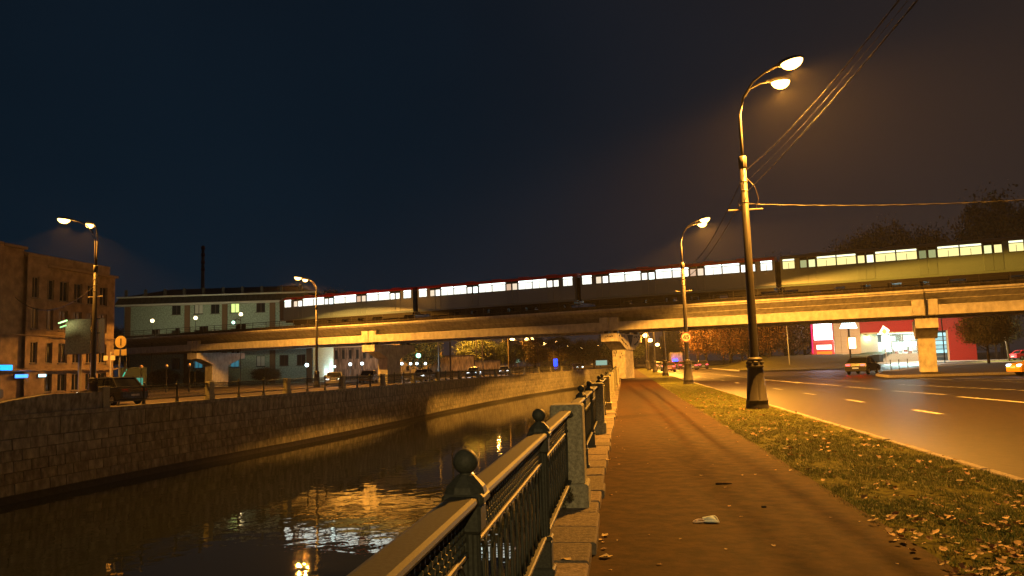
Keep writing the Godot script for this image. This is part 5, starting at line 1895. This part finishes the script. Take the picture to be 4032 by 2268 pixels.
func lorry() -> void:
	var root := thing("lorry", "tall pale box lorry with a blue light at the head of the far queue", "lorry", Vector3(11.2, -0.1, -172.0), 0.0)
	var st := S()
	bbox(st, Vector3(0, 2.05, 0), Vector3(2.5, 2.5, 6.5), 0.05)
	put("box", st, M(lin(0.20, 0.17, 0.14), 0.6, "streak", 1.5), root)
	st = S()
	bbox(st, Vector3(0, 1.5, -4.3), Vector3(2.3, 2.2, 2.0), 0.15)
	put("cab", st, M(lin(0.4, 0.4, 0.4), 0.4), root)
	st = S()
	bbox(st, Vector3(0, 0.65, -0.6), Vector3(1.6, 0.3, 8.6), 0.04)
	put("chassis", st, M(lin(0.02, 0.02, 0.02), 0.6), root)
	for x: float in [-1.0, 1.0]:
		for z: float in [2.2, 1.1, -4.2]:
			st = S(false)
			lathe(st, [Vector2(0, -0.14), Vector2(0.48, -0.14), Vector2(0.48, 0.14), Vector2(0, 0.14)], 18, Vector3(x, 0.48, z), Basis(Vector3(0, 0, 1), PI / 2))
			put("wheel", st, M(lin(0.012, 0.012, 0.012), 0.8), root)
		st = S()
		bbox(st, Vector3(x * 0.95, 0.95, 3.28), Vector3(0.35, 0.14, 0.06), 0.01)
		put("tail_light", st, glow(Color(1.0, 0.08, 0.14), 3.2), root)
	st = S()
	bbox(st, Vector3(-0.35, 1.55, 3.3), Vector3(1.1, 0.7, 0.12), 0.06)
	put("blue_light", st, glow(Color(0.10, 0.25, 1.0), 6.0), root)
	omni(root, Vector3(-0.35, 1.55, 3.6), Color(0.1, 0.25, 1.0), 14.0, 0.2, 40)

# ------------------------------------------------------------------ trees
func crown(seed_: int, clumps: int, leaves: int, size: float, tones: Array, flatness := 0.0) -> ArrayMesh:
	var r := RandomNumberGenerator.new()
	r.seed = seed_
	var st := SurfaceTool.new()
	st.begin(Mesh.PRIMITIVE_TRIANGLES)
	for c in clumps:
		var d := Vector3(r.randfn(), r.randfn(), r.randfn()).normalized()
		var q := d * (0.35 + 0.62 * pow(r.randf(), 0.6))
		q.y = q.y * (0.92 if q.y > 0 else 0.75)
		var cr := r.randf_range(0.14, 0.30)
		var tone: Color = tones[r.randi() % tones.size()]
		for k in leaves:
			var o := Vector3(r.randfn(), r.randfn() * 0.8, r.randfn()) * cr * 0.55
			var p := q + o
			var b := Basis(Vector3(r.randfn(), r.randfn(), r.randfn()).normalized(), r.randf() * TAU)
			var s := size * r.randf_range(0.6, 1.25)
			var v := r.randf_range(0.7, 1.25)
			st.set_color(Color(tone.r * v, tone.g * v, tone.b * v))
			var a := p + b * Vector3(-s, 0, 0)
			var e := p + b * Vector3(0, 0.1 * s, s * 0.55)
			var g := p + b * Vector3(s, 0, 0)
			var h := p + b * Vector3(0, 0.1 * s, -s * 0.55)
			st.add_vertex(a); st.add_vertex(e); st.add_vertex(g)
			st.add_vertex(a); st.add_vertex(g); st.add_vertex(h)
	st.generate_normals()
	return st.commit()

var crowns := {}

func tree(called: String, label: String, at: Vector3, h: float, wide: float, low: float, kind: String, group: String) -> void:
	var root := thing(called, label, "tree", at, rng.randf() * TAU, group)
	var bark := M(lin(0.05, 0.04, 0.03), 0.95, "streak", 0.8)
	var st := S(false)
	var lean := rng.randf_range(-0.03, 0.03) * h
	tube(st, [Vector3(0, -0.3, 0), Vector3(lean * 0.2, h * 0.2, 0), Vector3(lean, h * 0.55, lean * 0.5), Vector3(lean * 1.2, h * 0.85, 0)], [h * 0.026, h * 0.02, h * 0.013, h * 0.004], 9)
	for k in 7:
		var a := TAU * k / 7.0 + rng.randf()
		var y0 := lerpf(low * 1.02, h * 0.7, k / 7.0)
		var out := wide * rng.randf_range(0.5, 0.8)
		tube(st, [Vector3(lean * y0 / h, y0, 0), Vector3(cos(a) * out * 0.5, y0 + h * 0.07, sin(a) * out * 0.5), Vector3(cos(a) * out, y0 + h * 0.18, sin(a) * out)], [h * 0.009, h * 0.006, h * 0.002], 6)
	put("trunk", st, bark, root)
	var m := put_mesh("crown", crowns[kind][rng.randi() % 2], leafy(), root, Transform3D(Basis.from_scale(Vector3(wide, (h - low) / 2.0, wide)), Vector3(lean, (h + low) / 2.0, 0)))
	m.rotation.y = rng.randf() * TAU

func trees() -> void:
	var autumn := [Color(0.13, 0.055, 0.014), Color(0.10, 0.045, 0.012), Color(0.15, 0.075, 0.016), Color(0.07, 0.04, 0.014)]
	var green := [Color(0.045, 0.060, 0.018), Color(0.06, 0.07, 0.02), Color(0.035, 0.048, 0.016)]
	var amber := [Color(0.14, 0.10, 0.02), Color(0.09, 0.075, 0.02), Color(0.12, 0.07, 0.016)]
	var dark := [Color(0.060, 0.046, 0.018), Color(0.075, 0.055, 0.02), Color(0.05, 0.045, 0.018)]
	crowns = {"autumn": [crown(1, 170, 70, 0.042, autumn), crown(2, 170, 70, 0.042, autumn)], "green": [crown(3, 150, 60, 0.045, green), crown(4, 150, 60, 0.045, green)], "amber": [crown(5, 140, 60, 0.045, amber), crown(6, 140, 60, 0.045, amber)], "dark": [crown(7, 260, 80, 0.034, dark), crown(8, 260, 80, 0.034, dark)]}
	# autumn trees on the mound right of the road
	var g := "autumn trees on the grass mound"
	var k := 0
	for p in [[17.2, -130.0, 8.5, 3.2, 0.3], [20.5, -133.0, 10.0, 3.6, 0.3], [23.6, -131.0, 9.5, 3.4, 0.2], [26.6, -134.0, 10.0, 3.4, 0.3], [29.4, -142.0, 10.0, 3.4, 0.3], [19.0, -143.0, 11.0, 4.2, 0.6], [24.0, -145.0, 11.5, 4.2, 0.6], [35.0, -158.0, 12.0, 4.6, 0.8], [40.0, -164.0, 12.0, 4.6, 0.8], [15.0, -146.0, 8.0, 3.2, 0.4], [31.0, -152.0, 11.0, 4.4, 0.5], [14.8, -160.0, 9.0, 3.6, 0.5]]:
		var y := 1.2 if p[0] < 30 else 0.9
		tree("autumn_tree", "autumn tree with rust leaves on the mound, %s from the road" % nth(k), Vector3(p[0], y, p[1]), p[2], p[3], p[4], "autumn", g)
		k += 1
	# tall dark trees behind the viaduct at the right
	g = "tall dark trees behind the trains"
	k = 0
	for p in [[46.0, -158.0, 25.0, 6.5], [53.0, -166.0, 28.5, 7.5], [61.5, -168.0, 27.5, 7.0], [72.0, -160.0, 32.0, 9.0], [82.0, -165.0, 30.0, 8.0], [34.0, -170.0, 23.0, 6.5]]:
		tree("tall_tree", "tall dark tree rising behind the trains, %s from the left" % nth(k), Vector3(p[0], 0, p[1]), p[2], p[3], 5.0, "dark", g)
		k += 1
	tree("round_tree", "round dark tree standing on the island before the red end wall", Vector3(44.2, 0.03, -102.6), 6.8, 3.2, 1.5, "dark", "")
	for i in 3:
		tree("dark_tree", "dark tree at the far right behind the concrete pole, %s from the left" % nth(i), Vector3(66.0 + 9 * i, 0, -150.0 + 4 * i), 9.0 + i, 4.5, 1.6, "green", "dark trees at the far right")
	# far bank
	g = "trees on the far bank under the viaduct"
	k = 0
	for p in [[-34.5, -131.0, 8.5, 3.6, "green"], [-29.0, -150.0, 8.0, 3.8, "green"], [-26.0, -158.0, 7.0, 3.2, "green"], [-24.0, -166.0, 7.5, 3.2, "green"], [-21.5, -190.0, 9.0, 4.2, "amber"], [-17.0, -205.0, 9.5, 4.4, "amber"], [-12.0, -232.0, 9.0, 4.2, "amber"], [-9.5, -250.0, 9.5, 4.0, "amber"], [-4.0, -275.0, 9.0, 4.0, "amber"], [-28.0, -245.0, 8.5, 5.0, "green"], [-19.0, -275.0, 8.0, 5.0, "green"], [-9.0, -300.0, 8.0, 5.0, "green"], [1.0, -330.0, 8.5, 5.0, "green"]]:
		tree("bank_tree", "%s tree on the far bank seen under the viaduct, %s in the row" % ["green" if p[4] == "green" else "amber", nth(k)], Vector3(p[0], 0, p[1]), p[2], p[3], 0.9, p[4], g)
		k += 1
	g = "trees at the end of the path"
	k = 0
	for p in [[-2.5, -165.0, 9.0, 3.0], [0.5, -185.0, 10.0, 3.4], [6.0, -215.0, 11.0, 4.0], [14.0, -245.0, 12.0, 5.0], [27.0, -235.0, 11.0, 5.0], [24.5, -205.0, 10.0, 4.2]]:
		tree("path_end_tree", "dark tree closing the view at the end of the path, %s from the left" % nth(k), Vector3(p[0] + bend(p[1]) * 0.9, 0, p[1]), p[2], p[3], 1.2, "green", g)
		k += 1
	k = 0
	for p in [[-76.0, -135.0, 15.5, 6.0], [-62.0, -140.0, 16.5, 7.0], [-54.0, -140.0, 17.0, 6.5], [-92.0, -130.0, 11.0, 6.0], [-82.0, -112.0, 6.0, 4.0]]:
		tree("roofline_tree", "dark tree behind the pale office roof, %s from the left" % nth(k), Vector3(p[0], 0, p[1]), p[2], p[3], 3.0, "dark", "trees behind the pale office")
		k += 1
	k = 0
	for p in [[-61.5, -97.5, 2.6, 2.2], [-57.0, -98.0, 2.2, 1.8], [-47.5, -99.0, 2.4, 2.0]]:
		tree("bush", "dark bush before the pale office wall, %s from the left" % nth(k), Vector3(p[0], 0, p[1]), p[2], p[3], 0.1, "dark", "bushes before the pale office")
		k += 1

# ------------------------------------------------------------------ grass, leaves, litter
func leaf_mesh() -> ArrayMesh:
	var st := SurfaceTool.new()
	st.begin(Mesh.PRIMITIVE_TRIANGLES)
	var rim := [Vector3(-0.055, 0.004, 0), Vector3(-0.03, 0.012, 0.034), Vector3(0.012, 0.02, 0.042), Vector3(0.03, 0.008, 0.022), Vector3(0.065, 0.016, 0), Vector3(0.03, 0.01, -0.026), Vector3(0.008, 0.022, -0.042), Vector3(-0.03, 0.006, -0.03)]
	for i in rim.size():
		st.add_vertex(Vector3(0, 0.002, 0))
		st.add_vertex(rim[(i + 1) % rim.size()])
		st.add_vertex(rim[i])
	st.generate_normals()
	return st.commit()

func small_things() -> void:
	var r := RandomNumberGenerator.new()
	r.seed = 21
	# grass blades on the verge
	var st := SurfaceTool.new()
	st.begin(Mesh.PRIMITIVE_TRIANGLES)
	for k in 9:
		var a := TAU * k / 9.0 + 0.3 * r.randf()
		var o := Vector3(cos(a), 0, sin(a)) * r.randf_range(0.005, 0.05)
		var lean := Vector3(cos(a + 0.5), 0, sin(a + 0.5)) * r.randf_range(0.01, 0.06)
		var side := Vector3(-sin(a), 0, cos(a)) * 0.0035
		var h := r.randf_range(0.015, 0.045)
		st.add_vertex(o - side); st.add_vertex(o + lean * 0.4 + side + Vector3(0, h * 0.5, 0)); st.add_vertex(o + side)
		st.add_vertex(o - side); st.add_vertex(o + lean + Vector3(0, h, 0)); st.add_vertex(o + lean * 0.4 + side + Vector3(0, h * 0.5, 0))
	st.generate_normals()
	var mm := MultiMesh.new()
	mm.transform_format = MultiMesh.TRANSFORM_3D
	mm.use_colors = true
	mm.mesh = st.commit()
	var spots := []
	var thin := FastNoiseLite.new()
	thin.seed = 4
	thin.frequency = 0.5
	while spots.size() < 30000:
		var z := -4.5 - 52.0 * pow(r.randf(), 1.35)
		var x := r.randf_range(2.30, 4.74)
		if thin.get_noise_2d(x, z) + r.randf_range(-0.2, 0.5) < -0.02: continue
		spots.append(Vector3(x + 0.05 * thin.get_noise_2d(x * 3, z * 3), -0.015, z))
	mm.instance_count = spots.size()
	for i in spots.size():
		mm.set_instance_transform(i, Transform3D(Basis(Vector3.UP, r.randf() * TAU).scaled(Vector3.ONE * r.randf_range(0.55, 1.25)), spots[i]))
		var v := r.randf_range(0.6, 1.3)
		mm.set_instance_color(i, Color(0.10 * v, 0.112 * v, 0.012 * v) if r.randf() < 0.85 else Color(0.10 * v, 0.075 * v, 0.016 * v))
	var grass := MultiMeshInstance3D.new()
	grass.multimesh = mm
	grass.material_override = leafy()
	add(grass, "verge_grass")
	stuff(grass)
	tag(grass, "short worn grass growing on the strip between path and road", "grass")
	# fallen leaves, thick at the near end
	mm = MultiMesh.new()
	mm.transform_format = MultiMesh.TRANSFORM_3D
	mm.use_colors = true
	mm.mesh = leaf_mesh()
	spots = []
	while spots.size() < 2400:
		var z := -4.6 - 34.0 * pow(r.randf(), 2.0)
		var x := r.randf_range(2.2, 4.75)
		if r.randf() > 0.13 + 0.87 * smoothstep(-9.5, -5.5, z): continue
		if x < 2.5 and r.randf() < 0.5: continue
		if thin.get_noise_2d(x * 2.2 + 40.0, z * 2.2) < r.randf_range(-0.28, 0.22): continue
		spots.append(Vector3(x, r.randf_range(0.012, 0.05), z))
	while spots.size() < 2470:
		var z := -4.8 - 22.0 * pow(r.randf(), 1.6)
		spots.append(Vector3(r.randf_range(-0.3, 2.3) if r.randf() < 0.6 else r.randf_range(-0.28, -0.05), 0.004, z))
	mm.instance_count = spots.size()
	for i in spots.size():
		var s := r.randf_range(0.3, 0.85) if i < 2400 else r.randf_range(0.25, 0.6)
		mm.set_instance_transform(i, Transform3D(Basis.from_euler(Vector3(r.randf_range(-0.4, 0.4), r.randf() * TAU, r.randf_range(-0.4, 0.4)) if i < 2400 else Vector3(0, r.randf() * TAU, 0)).scaled(Vector3.ONE * s), spots[i]))
		var v := r.randf_range(0.45, 1.3)
		mm.set_instance_color(i, [Color(0.20 * v, 0.075 * v, 0.018 * v), Color(0.14 * v, 0.05 * v, 0.012 * v), Color(0.24 * v, 0.12 * v, 0.03 * v)][i % 3])
	var litter := MultiMeshInstance3D.new()
	litter.multimesh = mm
	litter.material_override = leafy()
	add(litter, "fallen_leaves")
	stuff(litter)
	tag(litter, "brown fallen leaves scattered over the verge and path", "leaves")
	# single leaves that stand out
	var lm := leaf_mesh()
	var pale := M(lin(0.46, 0.36, 0.18), 0.8)
	pale.cull_mode = BaseMaterial3D.CULL_DISABLED
	var k := 0
	for p in [[-0.22, -6.6, 1.0, "pale leaf on the path edge beside the second railing post"], [-0.24, -7.4, 0.8, "smaller pale leaf on the path edge before the first stone pillar"], [4.2, -6.3, 1.5, "large round pale leaf on the near verge at the right"], [0.25, -5.95, 0.6, "pale leaf lying on the path below the face mask"], [-0.3, -12.2, 0.9, "pale leaf by the plinth beyond the first stone pillar"], [-0.5, -6.1, 0.9, "pale leaf lying on the plinth slabs near the camera"]]:
		var o := put_mesh("fallen_leaf", lm, pale, null, Transform3D(Basis(Vector3.UP, 1.1 * k).scaled(Vector3.ONE * p[2]), Vector3(p[0], 0.006 if p[0] > -0.28 else 0.106, p[1])))
		tag(o, p[3], "leaf", "single pale leaves")
		k += 1
	mask()
	# dried leaf stalk on the path
	st = S()
	tube(st, [Vector3(-0.1, 0.006, 0), Vector3(-0.03, 0.014, 0.02), Vector3(0.03, 0.008, -0.01), Vector3(0.1, 0.012, 0.02)], [0.008, 0.01, 0.012, 0.004], 6)
	ball(st, Vector3(-0.06, 0.012, 0.0), Vector3(0.05, 0.012, 0.02), 8)
	var twig := put("twig", st, M(lin(0.03, 0.02, 0.015), 0.9))
	twig.position = Vector3(1.2, 0, -10.4)
	tag(twig, "small dark curled twig lying mid path beyond the face mask", "twig")
	st = S()
	ball(st, Vector3.ZERO, Vector3(0.03, 0.014, 0.02), 8)
	var stone := put("pebble", st, M(lin(0.05, 0.04, 0.03), 0.9))
	stone.position = Vector3(1.42, 0.008, -8.8)
	tag(stone, "dark pebble on the path right of the face mask", "pebble")
	# moss tuft at the foot of the first pillar
	var cm: ArrayMesh = crown(31, 22, 40, 0.09, [Color(0.03, 0.035, 0.012), Color(0.05, 0.045, 0.02)])
	var tuft := put_mesh("weed_tuft", cm, leafy(), null, Transform3D(Basis.from_scale(Vector3(0.09, 0.16, 0.09)), Vector3(-0.66, 0.24, -8.1)))
	tag(tuft, "dark weed tuft at the foot of the first stone pillar", "weed")

func mask() -> void:
	var root := thing("face_mask", "pale blue face mask lying on the path with its ear loops to the left", "face mask", Vector3(0.73, 0.0, -8.04), 0.12)
	var st := S(false)
	var nx := 14
	var nz := 10
	var at := func(i: int, j: int, d: float) -> Vector3:
		var u := float(i) / nx
		var v := float(j) / nz
		var w := lerpf(0.062, 0.078, u)
		var y := 0.012 + 0.026 * sin(PI * u) * sin(PI * v) + 0.004 * sin(v * 19.0) + (0.014 + 0.016 * u) * (1.0 - v)
		return Vector3(lerpf(-0.015, 0.105, u), y + d, lerpf(-w, w, v) + 0.01 * u)
	for i in nx:
		for j in nz:
			quad(st, at.call(i, j, 0.0), at.call(i, j + 1, 0.0), at.call(i + 1, j + 1, 0.0), at.call(i + 1, j, 0.0))
			quad(st, at.call(i, j, -0.003), at.call(i + 1, j, -0.003), at.call(i + 1, j + 1, -0.003), at.call(i, j + 1, -0.003))
	put("cloth", st, M(lin(0.62, 0.78, 0.84), 0.9, "fine", 0.1), root)
	st = S()
	tube(st, [Vector3(-0.015, 0.028, -0.062), Vector3(0.105, 0.044, -0.07)], [0.006], 6)
	tube(st, [Vector3(-0.015, 0.018, 0.062), Vector3(0.105, 0.02, 0.088)], [0.006], 6)
	tube(st, [Vector3(0.105, 0.044, -0.07), Vector3(0.112, 0.04, 0.0), Vector3(0.112, 0.014, 0.088)], [0.006], 6)
	put("edge_band", st, M(lin(0.62, 0.66, 0.64), 0.9), root)
	for l in [[Vector3(-0.012, 0.016, -0.06), Vector3(-0.07, 0.02, -0.035), Vector3(-0.115, 0.012, 0.0), Vector3(-0.12, 0.01, 0.035), Vector3(-0.07, 0.012, 0.05), Vector3(-0.012, 0.016, 0.06)], [Vector3(-0.01, 0.02, 0.0), Vector3(-0.055, 0.03, 0.005), Vector3(-0.09, 0.02, 0.022), Vector3(-0.06, 0.016, 0.045), Vector3(-0.012, 0.016, 0.056)]]:
		st = S(false)
		var c := Curve3D.new()
		for i in l.size():
			var t: Vector3 = (l[mini(i + 1, l.size() - 1)] - l[maxi(i - 1, 0)]) * 0.18
			c.add_point(l[i], -t, t)
		var pts := []
		for p in c.tessellate(3):
			pts.append(p)
		tube(st, pts, [0.0045], 6)
		put("ear_loop", st, M(lin(0.65, 0.55, 0.48), 0.9), root)
